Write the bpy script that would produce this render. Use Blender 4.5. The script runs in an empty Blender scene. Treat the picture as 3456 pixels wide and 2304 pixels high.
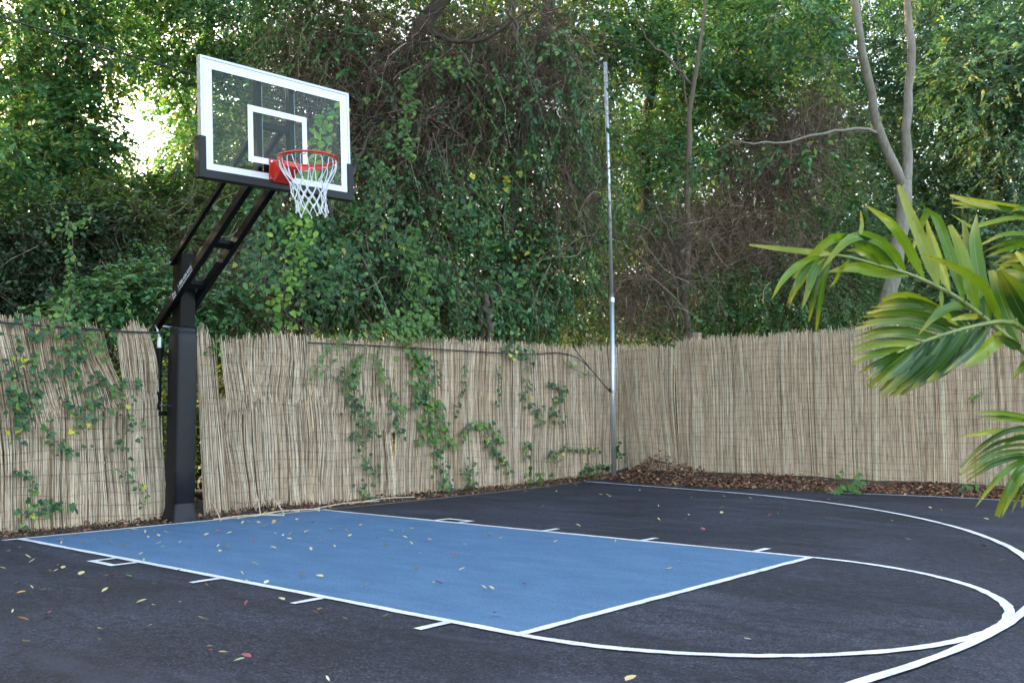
import bpy, math, random
import numpy as np
from mathutils import Vector, Matrix

SC = bpy.context.scene
COL = SC.collection
random.seed(7)
rng = np.random.default_rng(11)

# ------------------------------------------------------------------ camera
F_PX = 3287.774            # focal length in pixels of the 3456-wide photograph
CAM = np.array([2.8263, -4.7810, 0.9651])
YAW, PIT, ROL = math.radians(131.2192), math.radians(4.2730), math.radians(-0.2813)
_F = np.array([math.cos(YAW) * math.cos(PIT), math.sin(YAW) * math.cos(PIT), math.sin(PIT)])
_R = np.array([math.sin(YAW), -math.cos(YAW), 0.0])
_U = np.cross(_R, _F)
R2 = math.cos(ROL) * _R + math.sin(ROL) * _U
U2 = -math.sin(ROL) * _R + math.cos(ROL) * _U
cd = bpy.data.cameras.new('camera')
cam = bpy.data.objects.new('camera', cd)
COL.objects.link(cam)
cam.matrix_world = Matrix(((R2[0], U2[0], -_F[0], CAM[0]), (R2[1], U2[1], -_F[1], CAM[1]),
                           (R2[2], U2[2], -_F[2], CAM[2]), (0, 0, 0, 1)))
cd.sensor_width = 36.0
cd.lens = F_PX * 36.0 / 3456.0
cd.clip_start = 0.05
cd.clip_end = 2000.0
cd.dof.use_dof = True
cd.dof.focus_distance = 9.5
cd.dof.aperture_fstop = 11.0
SC.camera = cam

# ------------------------------------------------------------------ sky, sun, exposure
SUN_EL, SUN_AZ = math.radians(16.0), math.radians(186.0)     # azimuth from +X, counter-clockwise
wd = bpy.data.worlds.new('World')
SC.world = wd
wd.use_nodes = True
wn = wd.node_tree
sky = wn.nodes.new('ShaderNodeTexSky')
sky.sky_type = 'NISHITA'
sky.sun_disc = False
sky.sun_elevation = SUN_EL
sky.sun_rotation = math.pi / 2 - SUN_AZ
sky.dust_density = 4.0
sky.ozone_density = 0.3
wn.links.new(sky.outputs[0], wn.nodes['Background'].inputs[0])
wn.nodes['Background'].inputs[1].default_value = 0.15
sl = bpy.data.lights.new('sun', 'SUN')
sl.energy = 2.2
sl.angle = math.radians(0.6)
sl.color = (1.0, 0.86, 0.66)
sun = bpy.data.objects.new('sun', sl)
COL.objects.link(sun)
sd = Vector((math.cos(SUN_AZ) * math.cos(SUN_EL), math.sin(SUN_AZ) * math.cos(SUN_EL), math.sin(SUN_EL)))
sun.rotation_euler = sd.to_track_quat('Z', 'Y').to_euler()
sun.location = (-30, 10, 20)
SC.view_settings.view_transform = 'Standard'
SC.view_settings.look = 'None'
SC.view_settings.exposure = 3.0
SC.view_settings.gamma = 1.0
SC.view_settings.use_white_balance = True
SC.view_settings.white_balance_temperature = 6900.0
SC.view_settings.white_balance_tint = 12.0
SC.view_settings.use_curve_mapping = False
SC.cycles.use_denoising = True
SC.cycles.adaptive_threshold = 0.02
SC.cycles.max_bounces = 5
SC.cycles.diffuse_bounces = 3
SC.cycles.transparent_max_bounces = 8
SC.cycles.sample_clamp_indirect = 6.0


# ------------------------------------------------------------------ where things stand (measured from the photograph)
def ray(u, v):
    return _F + (u - 1728.0) / F_PX * R2 - (v - 1152.0) / F_PX * U2


def G(u, v, z=0.0):
    d = ray(u, v)
    return CAM + (z - CAM[2]) / d[2] * d


def AX(u, v, x):
    d = ray(u, v)
    return CAM + (x - CAM[0]) / d[0] * d


def AY(u, v, y):
    d = ray(u, v)
    return CAM + (y - CAM[1]) / d[1] * d


def D(u, v, dep):
    return CAM + dep * ray(u, v)


# ------------------------------------------------------------------ materials
MATS = {}


def newmat(name):
    m = bpy.data.materials.new(name)
    m.use_nodes = True
    MATS[name] = m
    nt = m.node_tree
    return m, nt, nt.nodes['Principled BSDF']


def N(nt, t, **kw):
    n = nt.nodes.new(t)
    for k, v in kw.items():
        setattr(n, k, v)
    return n


def noise(nt, scale, detail=4, rough=0.6, vec=None, dim='3D'):
    n = N(nt, 'ShaderNodeTexNoise')
    n.inputs['Scale'].default_value = scale
    n.inputs['Detail'].default_value = detail
    n.inputs['Roughness'].default_value = rough
    if vec is not None:
        nt.links.new(vec, n.inputs['Vector'])
    return n


def ramp(nt, fac, stops, interp='LINEAR'):
    r = N(nt, 'ShaderNodeValToRGB')
    r.color_ramp.interpolation = interp
    e = r.color_ramp.elements
    while len(e) > 1:
        e.remove(e[-1])
    e[0].position = stops[0][0]
    e[0].color = (*stops[0][1], 1)
    for p, c in stops[1:]:
        k = e.new(p)
        k.color = (*c, 1)
    nt.links.new(fac, r.inputs[0])
    return r


def mixc(nt, fac, a, b, mode='MIX'):
    m = N(nt, 'ShaderNodeMix', data_type='RGBA', blend_type=mode)
    for s, v in ((0, fac), (6, a), (7, b)):
        if hasattr(v, 'links') or hasattr(v, 'is_linked'):
            nt.links.new(v, m.inputs[s])
        elif s == 0:
            m.inputs[0].default_value = v
        else:
            m.inputs[s].default_value = (*v, 1)
    return m.outputs[2]


def coord(nt, kind='Object', scale=None):
    t = N(nt, 'ShaderNodeTexCoord').outputs[kind]
    if scale:
        mp = N(nt, 'ShaderNodeMapping')
        mp.inputs['Scale'].default_value = scale
        nt.links.new(t, mp.inputs[0])
        return mp.outputs[0]
    return t


def bump(nt, bs, height, strength, dist):
    b = N(nt, 'ShaderNodeBump')
    b.inputs['Strength'].default_value = strength
    b.inputs['Distance'].default_value = dist
    nt.links.new(height, b.inputs['Height'])
    nt.links.new(b.outputs[0], bs.inputs['Normal'])


def plain(name, col, rough=0.5, metal=0.0, spec=0.5, var=0.0, vscale=30.0, bmp=0.0):
    m, nt, bs = newmat(name)
    bs.inputs['Base Color'].default_value = (*col, 1)
    bs.inputs['Roughness'].default_value = rough
    bs.inputs['Metallic'].default_value = metal
    bs.inputs['Specular IOR Level'].default_value = spec
    if var:
        n = noise(nt, vscale, 5, 0.65, coord(nt))
        r = ramp(nt, n.outputs['Fac'], [(0.3, tuple(c * (1 - var) for c in col)), (0.7, tuple(min(1, c * (1 + var)) for c in col))])
        nt.links.new(r.outputs[0], bs.inputs['Base Color'])
        rr = N(nt, 'ShaderNodeMapRange')
        rr.inputs['To Min'].default_value = max(0.05, rough - 0.12)
        rr.inputs['To Max'].default_value = min(1, rough + 0.12)
        nt.links.new(n.outputs['Fac'], rr.inputs[0])
        nt.links.new(rr.outputs[0], bs.inputs['Roughness'])
        if bmp:
            bump(nt, bs, n.outputs['Fac'], bmp, 0.004)
    return m


def surf_asphalt():
    m, nt, bs = newmat('asphalt_sealcoat')
    co = coord(nt)
    streak = noise(nt, 2.2, 6, 0.7, coord(nt, 'Object', (0.45, 1.9, 1)))
    grain = noise(nt, 70, 4, 0.8, co)
    mid = noise(nt, 17, 6, 0.75, co)
    big = noise(nt, 0.7, 3, 0.5, co)
    c1 = ramp(nt, streak.outputs['Fac'], [(0.32, (0.017, 0.0185, 0.026)), (0.68, (0.037, 0.040, 0.055))]).outputs[0]
    c2 = ramp(nt, big.outputs['Fac'], [(0.35, (0.68, 0.68, 0.70)), (0.65, (1.25, 1.25, 1.25))]).outputs[0]
    c3 = ramp(nt, mid.outputs['Fac'], [(0.38, (0.55, 0.55, 0.57)), (0.62, (1.5, 1.5, 1.47))]).outputs[0]
    c4 = ramp(nt, grain.outputs['Fac'], [(0.40, (0.35, 0.35, 0.38)), (0.5, (0.9, 0.9, 0.9)), (0.58, (1.6, 1.6, 1.55)), (0.66, (3.4, 3.4, 3.3))]).outputs[0]
    c = mixc(nt, 1.0, mixc(nt, 1.0, mixc(nt, 1.0, c1, c2, 'MULTIPLY'), c3, 'MULTIPLY'), c4, 'MULTIPLY')
    # pale scuffs
    sc = noise(nt, 1.3, 4, 0.55, coord(nt, 'Object', (0.5, 1.5, 1)))
    sf = ramp(nt, sc.outputs['Fac'], [(0.55, (0, 0, 0)), (0.72, (0.45, 0.45, 0.45))])
    c = mixc(nt, sf.outputs[0], c, (0.068, 0.073, 0.100))
    nt.links.new(c, bs.inputs['Base Color'])
    rr = ramp(nt, streak.outputs['Fac'], [(0.3, (0.62, 0.62, 0.62)), (0.7, (0.82, 0.82, 0.82))])
    nt.links.new(rr.outputs[0], bs.inputs['Roughness'])
    bs.inputs['Specular IOR Level'].default_value = 0.25
    bump(nt, bs, grain.outputs['Fac'], 0.55, 0.004)
    return m


def surf_paint(name, col, dark, worn):
    m, nt, bs = newmat(name)
    co = coord(nt)
    g = noise(nt, 70, 4, 0.8, co)
    b = noise(nt, 3.0, 6, 0.7, coord(nt, 'Object', (0.6, 1.6, 1)))
    c1 = ramp(nt, b.outputs['Fac'], [(0.36, dark), (0.64, col)]).outputs[0]
    c2 = ramp(nt, g.outputs['Fac'], [(0.34, (worn, worn, worn)), (0.46, (0.95, 0.95, 0.95)), (0.60, (1.12, 1.12, 1.12))]).outputs[0]
    nt.links.new(mixc(nt, 1.0, c1, c2, 'MULTIPLY'), bs.inputs['Base Color'])
    bs.inputs['Roughness'].default_value = 0.68
    bs.inputs['Specular IOR Level'].default_value = 0.35
    bump(nt, bs, g.outputs['Fac'], 0.5, 0.003)
    return m


def leafmat(name, stops, trans=0.35, rough=0.45, island=True, noise_amt=0.5, nscale=0.7, spec=0.4):
    m, nt, bs = newmat(name)
    if island:
        fac = N(nt, 'ShaderNodeNewGeometry').outputs['Random Per Island']
    else:
        fac = N(nt, 'ShaderNodeObjectInfo').outputs['Random']
    n = noise(nt, nscale, 3, 0.6, coord(nt, 'Generated') if False else N(nt, 'ShaderNodeNewGeometry').outputs['Position'])
    mx = N(nt, 'ShaderNodeMath', operation='MULTIPLY_ADD')
    nt.links.new(n.outputs['Fac'], mx.inputs[0])
    mx.inputs[1].default_value = noise_amt * 2
    mx.inputs[2].default_value = -noise_amt
    ad = N(nt, 'ShaderNodeMath', operation='ADD', use_clamp=True)
    nt.links.new(fac, ad.inputs[0])
    nt.links.new(mx.outputs[0], ad.inputs[1])
    r = ramp(nt, ad.outputs[0], stops)
    nt.links.new(r.outputs[0], bs.inputs['Base Color'])
    bs.inputs['Roughness'].default_value = rough
    bs.inputs['Specular IOR Level'].default_value = spec
    tr = N(nt, 'ShaderNodeBsdfTranslucent')
    tc = mixc(nt, 1.0, r.outputs[0], (1.35, 1.5, 0.6), 'MULTIPLY')
    nt.links.new(tc, tr.inputs[0])
    ms = N(nt, 'ShaderNodeMixShader')
    ms.inputs[0].default_value = trans
    nt.links.new(bs.outputs[0], ms.inputs[1])
    nt.links.new(tr.outputs[0], ms.inputs[2])
    nt.links.new(ms.outputs[0], nt.nodes['Material Output'].inputs[0])
    return m


def islandmat(name, stops, rough=0.8, lenscale=None, bmpv=0.0, spec=0.3):
    m, nt, bs = newmat(name)
    fac = N(nt, 'ShaderNodeNewGeometry').outputs['Random Per Island']
    c = ramp(nt, fac, stops).outputs[0]
    if lenscale:
        pos = N(nt, 'ShaderNodeMapping')
        pos.inputs['Scale'].default_value = lenscale
        nt.links.new(N(nt, 'ShaderNodeNewGeometry').outputs['Position'], pos.inputs[0])
        nn = noise(nt, 1.0, 4, 0.7, pos.outputs[0])
        c2 = ramp(nt, nn.outputs['Fac'], [(0.25, (0.5, 0.45, 0.4)), (0.5, (1, 1, 1)), (0.8, (1.15, 1.15, 1.15))]).outputs[0]
        c = mixc(nt, 1.0, c, c2, 'MULTIPLY')
    nt.links.new(c, bs.inputs['Base Color'])
    bs.inputs['Roughness'].default_value = rough
    bs.inputs['Specular IOR Level'].default_value = spec
    return m


def bark(name, a, b, scale=8):
    m, nt, bs = newmat(name)
    n = noise(nt, scale, 8, 0.75, coord(nt, 'Object', (3, 3, 0.8)))
    n2 = noise(nt, 1.6, 3, 0.5, coord(nt))
    r = ramp(nt, n.outputs['Fac'], [(0.3, a), (0.7, b)])
    r2 = ramp(nt, n2.outputs['Fac'], [(0.35, (0.75, 0.78, 0.7)), (0.65, (1.1, 1.1, 1.1))])
    nt.links.new(mixc(nt, 1.0, r.outputs[0], r2.outputs[0], 'MULTIPLY'), bs.inputs['Base Color'])
    bs.inputs['Roughness'].default_value = 0.85
    bump(nt, bs, n.outputs['Fac'], 0.6, 0.02)
    return m


M = {}
M['asphalt'] = surf_asphalt()
M['blue'] = surf_paint('blue_court_paint', (0.080, 0.178, 0.300), (0.055, 0.136, 0.243), 0.6)
M['white'] = surf_paint('white_line_paint', (0.80, 0.80, 0.80), (0.60, 0.60, 0.60), 0.62)
M['soil'] = plain('soil', (0.055, 0.040, 0.028), 0.95, var=0.5, vscale=9, bmp=0.8)
M['reed'] = islandmat('dry_reed', [(0.0, (0.116, 0.072, 0.044)), (0.14, (0.253, 0.164, 0.097)), (0.30, (0.484, 0.345, 0.226)), (0.52, (0.623, 0.472, 0.329)),  # darkest stops of both reed ramps stand for shade in the gaps
                                   (0.72, (0.784, 0.626, 0.459)), (0.88, (0.820, 0.700, 0.531)), (0.93, (0.760, 0.498, 0.280)), (1.0, (0.820, 0.743, 0.580))], 0.6, (30, 30, 5))
M['reed2'] = islandmat('weathered_reed', [(0.0, (0.145, 0.092, 0.054)), (0.07, (0.318, 0.206, 0.125)), (0.20, (0.557, 0.394, 0.262)),
                                          (0.55, (0.728, 0.545, 0.383)), (0.9, (0.804, 0.714, 0.524)), (1.0, (0.804, 0.787, 0.601))], 0.65, (30, 30, 4))
M['wire'] = plain('rusty_wire', (0.06, 0.05, 0.05), 0.6, 0.4)
M['post'] = bark('cedar_post', (0.30, 0.22, 0.16), (0.46, 0.36, 0.27), 12)
M['black'] = plain('black_powder_coat', (0.0035, 0.0037, 0.004), 0.45, spec=0.16, var=0.25, vscale=60)
M['pad'] = plain('black_vinyl_pad', (0.007, 0.0075, 0.011), 0.45, spec=0.35, var=0.3, vscale=14, bmp=0.35)
M['padb'] = plain('black_rubber_edge', (0.009, 0.0095, 0.012), 0.5, spec=0.35, var=0.2, vscale=40)
M['alu'] = plain('brushed_aluminium', (0.46, 0.47, 0.53), 0.38, 0.8, var=0.06, vscale=80)
M['zinc'] = plain('zinc_bolt', (0.7, 0.72, 0.75), 0.25, 1.0)
M['galv'] = plain('galvanised_steel', (0.62, 0.65, 0.70), 0.38, 0.7, var=0.07, vscale=25)
M['wht'] = plain('white_print', (0.82, 0.83, 0.85), 0.3, var=0.03)
M['red'] = plain('red_rim_paint', (0.62, 0.035, 0.018), 0.32, var=0.1, vscale=25)
M['net'] = plain('white_nylon_cord', (0.78, 0.79, 0.80), 0.8)
M['rope'] = plain('black_cord', (0.012, 0.012, 0.013), 0.6)
M['decal'] = plain('white_decal', (0.75, 0.77, 0.82), 0.4)
M['terra'] = plain('terracotta', (0.36, 0.14, 0.07), 0.8, var=0.2, vscale=10)


def glass():
    m, nt, bs = newmat('tempered_glass')
    tr = N(nt, 'ShaderNodeBsdfTransparent')
    tr.inputs[0].default_value = (0.86, 0.92, 0.89, 1)
    gl = N(nt, 'ShaderNodeBsdfGlossy')
    gl.inputs['Roughness'].default_value = 0.02
    fr = N(nt, 'ShaderNodeFresnel')
    fr.inputs[0].default_value = 1.22
    ms = N(nt, 'ShaderNodeMixShader')
    nt.links.new(fr.outputs[0], ms.inputs[0])
    nt.links.new(tr.outputs[0], ms.inputs[1])
    nt.links.new(gl.outputs[0], ms.inputs[2])
    nt.links.new(ms.outputs[0], nt.nodes['Material Output'].inputs[0])
    return m


M['glass'] = glass()
M['bark_grey'] = bark('pale_grey_bark', (0.20, 0.17, 0.14), (0.40, 0.36, 0.31))
M['bark_brown'] = bark('brown_bark', (0.055, 0.042, 0.034), (0.14, 0.11, 0.09))
M['bark_mid'] = bark('grey_brown_bark', (0.12, 0.09, 0.07), (0.26, 0.205, 0.16))
M['twig'] = islandmat('dead_twigs', [(0, (0.077, 0.049, 0.040)), (0.5, (0.171, 0.114, 0.090)), (0.85, (0.291, 0.206, 0.158)), (1, (0.513, 0.396, 0.317))], 0.85)
M['vstem'] = plain('vine_stem', (0.11, 0.075, 0.045), 0.8)
M['gstem'] = plain('green_vine_stem', (0.12, 0.16, 0.05), 0.7)
M['lf_yel'] = leafmat('yellow_green_leaves', [(0, (0.043, 0.126, 0.070)), (0.4, (0.080, 0.218, 0.110)), (0.75, (0.148, 0.319, 0.142)), (0.93, (0.320, 0.452, 0.156)), (1, (0.493, 0.502, 0.156))], 0.32)
M['lf_olive'] = leafmat('olive_leaves', [(0, (0.049, 0.090, 0.033)), (0.5, (0.090, 0.164, 0.049)), (0.9, (0.164, 0.246, 0.074)), (1, (0.360, 0.311, 0.082))], 0.35)
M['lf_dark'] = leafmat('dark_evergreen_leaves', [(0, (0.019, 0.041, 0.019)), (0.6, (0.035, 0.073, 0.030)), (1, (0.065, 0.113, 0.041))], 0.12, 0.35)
M['lf_mid'] = leafmat('mid_green_leaves', [(0, (0.036, 0.107, 0.047)), (0.5, (0.068, 0.184, 0.071)), (0.9, (0.121, 0.270, 0.093)), (1, (0.210, 0.289, 0.074))], 0.25, 0.4)
M['lf_blue'] = leafmat('cool_green_leaves', [(0, (0.053, 0.129, 0.101)), (0.5, (0.099, 0.211, 0.152)), (0.9, (0.178, 0.310, 0.202)), (1, (0.392, 0.401, 0.152))], 0.4, 0.45)
M['lf_far'] = leafmat('far_wood_leaves', [(0, (0.036, 0.078, 0.044)), (0.6, (0.072, 0.142, 0.070)), (0.92, (0.156, 0.234, 0.088)), (1, (0.420, 0.363, 0.105))], 0.32)
M['ivy'] = leafmat('ivy_leaf', [(0, (0.024, 0.068, 0.025)), (0.45, (0.041, 0.115, 0.037)), (0.8, (0.079, 0.177, 0.048)), (0.95, (0.156, 0.273, 0.048)), (1, (0.522, 0.489, 0.057))], 0.18, 0.38, island=False, noise_amt=0.25, nscale=2)
M['ivy_lt'] = leafmat('light_vine_leaf', [(0, (0.057, 0.138, 0.039)), (0.6, (0.103, 0.218, 0.050)), (1, (0.196, 0.322, 0.066))], 0.3, 0.4, island=False, noise_amt=0.2, nscale=2)
M['lime'] = leafmat('lime_vine_leaf', [(0, (0.081, 0.196, 0.030)), (0.6, (0.161, 0.322, 0.045)), (1, (0.276, 0.437, 0.060))], 0.35, 0.4, island=False, noise_amt=0.15, nscale=2)
M['palm'] = leafmat('palm_leaflet', [(0, (0.054, 0.131, 0.012)), (0.5, (0.120, 0.226, 0.015)), (1, (0.239, 0.321, 0.018))], 0.3, 0.36, island=False, noise_amt=0.3, nscale=3, spec=0.4)
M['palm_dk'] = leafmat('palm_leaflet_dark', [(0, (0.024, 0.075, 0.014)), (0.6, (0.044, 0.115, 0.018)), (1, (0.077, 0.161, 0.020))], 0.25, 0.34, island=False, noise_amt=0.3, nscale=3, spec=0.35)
M['palm_yl'] = leafmat('palm_leaflet_yellowing', [(0, (0.166, 0.226, 0.022)), (0.6, (0.274, 0.298, 0.026)), (1, (0.347, 0.307, 0.029))], 0.35, 0.35, island=False, noise_amt=0.3, nscale=3, spec=0.5)


def palm_wear(m):
    """fine ribs, brown tips and spots on a leaflet"""
    nt = m.node_tree
    bs = nt.nodes['Principled BSDF']
    src = bs.inputs['Base Color'].links[0].from_socket
    al = N(nt, 'ShaderNodeAttribute', attribute_name='along').outputs['Fac']
    ac = N(nt, 'ShaderNodeAttribute', attribute_name='across').outputs['Fac']
    pos = N(nt, 'ShaderNodeNewGeometry').outputs['Position']
    wv = N(nt, 'ShaderNodeMath', operation='MULTIPLY')
    nt.links.new(ac, wv.inputs[0])
    wv.inputs[1].default_value = 24.0
    sn = N(nt, 'ShaderNodeMath', operation='SINE')
    nt.links.new(wv.outputs[0], sn.inputs[0])
    rib = ramp(nt, sn.outputs[0], [(0.0, (0.86, 0.88, 0.84)), (1.0, (1.12, 1.1, 1.1))]).outputs[0]
    c = mixc(nt, 1.0, src, rib, 'MULTIPLY')
    ab = N(nt, 'ShaderNodeMath', operation='ABSOLUTE')
    nt.links.new(ac, ab.inputs[0])
    mid = ramp(nt, ab.outputs[0], [(0.0, (0.55, 0.55, 0.55)), (0.09, (0, 0, 0))]).outputs[0]
    c = mixc(nt, mid, c, (0.30, 0.36, 0.08))
    nz = noise(nt, 26, 4, 0.7, pos)
    ad = N(nt, 'ShaderNodeMath', operation='MULTIPLY_ADD')
    nt.links.new(nz.outputs['Fac'], ad.inputs[0])
    ad.inputs[1].default_value = 0.28
    nt.links.new(al, ad.inputs[2])
    tip = ramp(nt, ad.outputs[0], [(1.0, (0, 0, 0)), (1.10, (0.8, 0.8, 0.8))]).outputs[0]
    yel = ramp(nt, ad.outputs[0], [(0.78, (0, 0, 0)), (1.05, (0.6, 0.6, 0.6))]).outputs[0]
    c = mixc(nt, yel, c, (0.32, 0.30, 0.04))
    c = mixc(nt, tip, c, (0.16, 0.085, 0.035))
    sp = noise(nt, 95, 2, 0.6, pos)
    spf = ramp(nt, sp.outputs['Fac'], [(0.66, (0, 0, 0)), (0.72, (0.7, 0.7, 0.7))]).outputs[0]
    c = mixc(nt, spf, c, (0.10, 0.055, 0.02))
    nt.links.new(c, bs.inputs['Base Color'])
    for nd in nt.nodes:
        if nd.type == 'BSDF_TRANSLUCENT':
            nt.links.new(mixc(nt, 1.0, c, (1.35, 1.5, 0.6), 'MULTIPLY'), nd.inputs[0])


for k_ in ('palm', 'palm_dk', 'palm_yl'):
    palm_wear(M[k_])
M['rachis'] = plain('palm_rachis', (0.22, 0.27, 0.07), 0.35, var=0.2)
for k, c in dict(yellow=(0.55, 0.45, 0.20), cream=(0.64, 0.57, 0.38), orange=(0.60, 0.30, 0.06), red=(0.34, 0.075, 0.075), green=(0.42, 0.47, 0.26)).items():
    M['fl_' + k] = plain('fallen_leaf_' + k, c, 0.6, var=0.25, vscale=40)
M['litter'] = islandmat('leaf_litter', [(0, (0.068, 0.034, 0.023)), (0.35, (0.176, 0.072, 0.046)), (0.6, (0.257, 0.120, 0.069)), (0.8, (0.324, 0.180, 0.103)), (0.92, (0.446, 0.288, 0.149)), (0.97, (0.270, 0.036, 0.034)), (1, (0.540, 0.396, 0.138))], 0.75)


# ------------------------------------------------------------------ object helpers
def link(o, parent=None):
    COL.objects.link(o)
    if parent is not None:
        o.parent = parent
    return o


def tag(o, label=None, cat=None, group=None, kind=None):
    if label: o['label'] = label
    if cat: o['category'] = cat
    if group: o['group'] = group
    if kind: o['kind'] = kind
    return o


def empty(name, loc, label=None, cat=None, group=None):
    o = bpy.data.objects.new(name, None)
    o.empty_display_size = 0.2
    o.location = Vector(loc)
    link(o)
    return tag(o, label, cat, group)


def np_mesh(name, V, Fq, smooth=False):
    """V (n,3), Fq (m,k) faces all with k corners"""
    V = np.ascontiguousarray(V, dtype=np.float32)
    Fq = np.ascontiguousarray(Fq, dtype=np.int32)
    me = bpy.data.meshes.new(name)
    me.vertices.add(len(V))
    me.vertices.foreach_set('co', V.ravel())
    k = Fq.shape[1]
    me.loops.add(Fq.size)
    me.loops.foreach_set('vertex_index', Fq.ravel())
    me.polygons.add(len(Fq))
    me.polygons.foreach_set('loop_start', np.arange(0, Fq.size, k, dtype=np.int32))
    if smooth:
        me.polygons.foreach_set('use_smooth', np.ones(len(Fq), dtype=bool))
    me.update(calc_edges=True)
    return me


class MB:
    """collects vertices and faces of one piece"""
    def __init__(s):
        s.v, s.f = [], []

    def add(s, vs, fs):
        b = len(s.v)
        s.v += [tuple(map(float, q)) for q in vs]
        s.f += [tuple(i + b for i in q) for q in fs]
        return s

    def box(s, lo, hi):
        x0, y0, z0 = lo
        x1, y1, z1 = hi
        return s.add([(x0, y0, z0), (x1, y0, z0), (x1, y1, z0), (x0, y1, z0), (x0, y0, z1), (x1, y0, z1), (x1, y1, z1), (x0, y1, z1)],
                     [(0, 3, 2, 1), (4, 5, 6, 7), (0, 1, 5, 4), (1, 2, 6, 5), (2, 3, 7, 6), (3, 0, 4, 7)])

    def beam(s, a, b, w, h, side=(0, 1, 0)):
        """rectangular bar from a to b: w along side, h across it"""
        a, b, side = Vector(a), Vector(b), Vector(side)
        t = (b - a).normalized()
        side = (side - side.dot(t) * t).normalized()
        up = t.cross(side)
        vs = []
        for p in (a, b):
            for i, j in ((-1, -1), (1, -1), (1, 1), (-1, 1)):
                vs.append(p + side * (w / 2 * i) + up * (h / 2 * j))
        return s.add(vs, [(0, 3, 2, 1), (4, 5, 6, 7), (0, 1, 5, 4), (1, 2, 6, 5), (2, 3, 7, 6), (3, 0, 4, 7)])

    def tube(s, pts, rad, n=8, caps=True, closed=False):
        pts = [Vector(p) for p in pts]
        m = len(pts)
        if not hasattr(rad, '__len__'):
            rad = [rad] * m
        vs, up = [], None
        for i, p in enumerate(pts):
            if closed:
                t = (pts[(i + 1) % m] - pts[i - 1]).normalized()
            else:
                t = (pts[min(i + 1, m - 1)] - pts[max(i - 1, 0)]).normalized()
            if up is None:
                up = Vector((0, 0, 1)) if abs(t.z) < 0.9 else Vector((1, 0, 0))
            e = up - up.dot(t) * t
            if e.length < 1e-6:
                e = t.orthogonal()
            e.normalize()
            f = t.cross(e)
            up = e
            for k in range(n):
                a = 2 * math.pi * k / n
                vs.append(p + (e * math.cos(a) + f * math.sin(a)) * rad[i])
        fs = []
        for i in range(m if closed else m - 1):
            j = (i + 1) % m
            for k in range(n):
                l = (k + 1) % n
                fs.append((i * n + k, i * n + l, j * n + l, j * n + k))
        if caps and not closed:
            fs.append(tuple(range(n - 1, -1, -1)))
            fs.append(tuple((m - 1) * n + k for k in range(n)))
        return s.add(vs, fs)

    def build(s, name, mat, parent=None, origin=(0, 0, 0), bevel=0, seg=2, smooth=False, loc=None):
        o = Vector(origin)
        me = bpy.data.meshes.new(name)
        me.from_pydata([Vector(q) - o for q in s.v], [], s.f)
        me.update()
        me.materials.append(mat)
        ob = bpy.data.objects.new(name, me)
        if loc is not None:
            ob.location = Vector(loc)
        link(ob, parent)
        if smooth:
            for p in me.polygons:
                p.use_smooth = True
        if bevel:
            b = ob.modifiers.new('bevel', 'BEVEL')
            b.width = bevel
            b.segments = seg
            b.limit_method = 'ANGLE'
            b.harden_normals = False
        return ob


def obj_from(me, name, mat, parent=None, loc=(0, 0, 0)):
    if mat is not None and not me.materials:
        me.materials.append(mat)
    ob = bpy.data.objects.new(name, me)
    ob.location = loc
    return link(ob, parent)


def norm(a):
    return a / np.maximum(np.linalg.norm(a, axis=-1, keepdims=True), 1e-9)


def tubes(P, Rd, sides=3):
    """P (n,k,3) polylines, Rd (n,k) radii -> verts, quads (open tubes)"""
    n, k, _ = P.shape
    t = norm(P[:, -1] - P[:, 0])
    ref = np.where(np.abs(t[:, 2:3]) < 0.9, np.array([[0, 0, 1.0]]), np.array([[1.0, 0, 0]]))
    e = norm(np.cross(t, ref))
    f = np.cross(t, e)
    ph = rng.uniform(0, 6.28, n)
    V = np.zeros((n, k, sides, 3))
    for j in range(sides):
        a = ph + 2 * math.pi * j / sides
        off = e * np.cos(a)[:, None] + f * np.sin(a)[:, None]
        V[:, :, j] = P + off[:, None, :] * Rd[:, :, None]
    base = (np.arange(n) * k * sides)[:, None, None]
    i = np.arange(k - 1)[None, :, None]
    j = np.arange(sides)[None, None, :]
    j2 = (j + 1) % sides
    q = np.stack([base + i * sides + j, base + i * sides + j2, base + (i + 1) * sides + j2, base + (i + 1) * sides + j], -1)
    return V.reshape(-1, 3), q.reshape(-1, 4)


def catmull(pts, n):
    P = np.array(pts, float)
    if len(P) == 2:
        return np.linspace(P[0], P[1], n)
    Q = np.vstack([2 * P[0] - P[1], P, 2 * P[-1] - P[-2]])
    L = np.concatenate([[0], np.cumsum(np.linalg.norm(np.diff(P, axis=0), axis=1))])
    out = []
    for s in np.linspace(0, L[-1], n):
        i = min(max(np.searchsorted(L, s, 'right') - 1, 0), len(P) - 2)
        t = (s - L[i]) / max(L[i + 1] - L[i], 1e-9)
        a, b, c, d = Q[i], Q[i + 1], Q[i + 2], Q[i + 3]
        out.append(0.5 * (2 * b + (c - a) * t + (2 * a - 5 * b + 4 * c - d) * t ** 2 + (3 * b - a - 3 * c + d) * t ** 3))
    return np.array(out)


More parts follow.
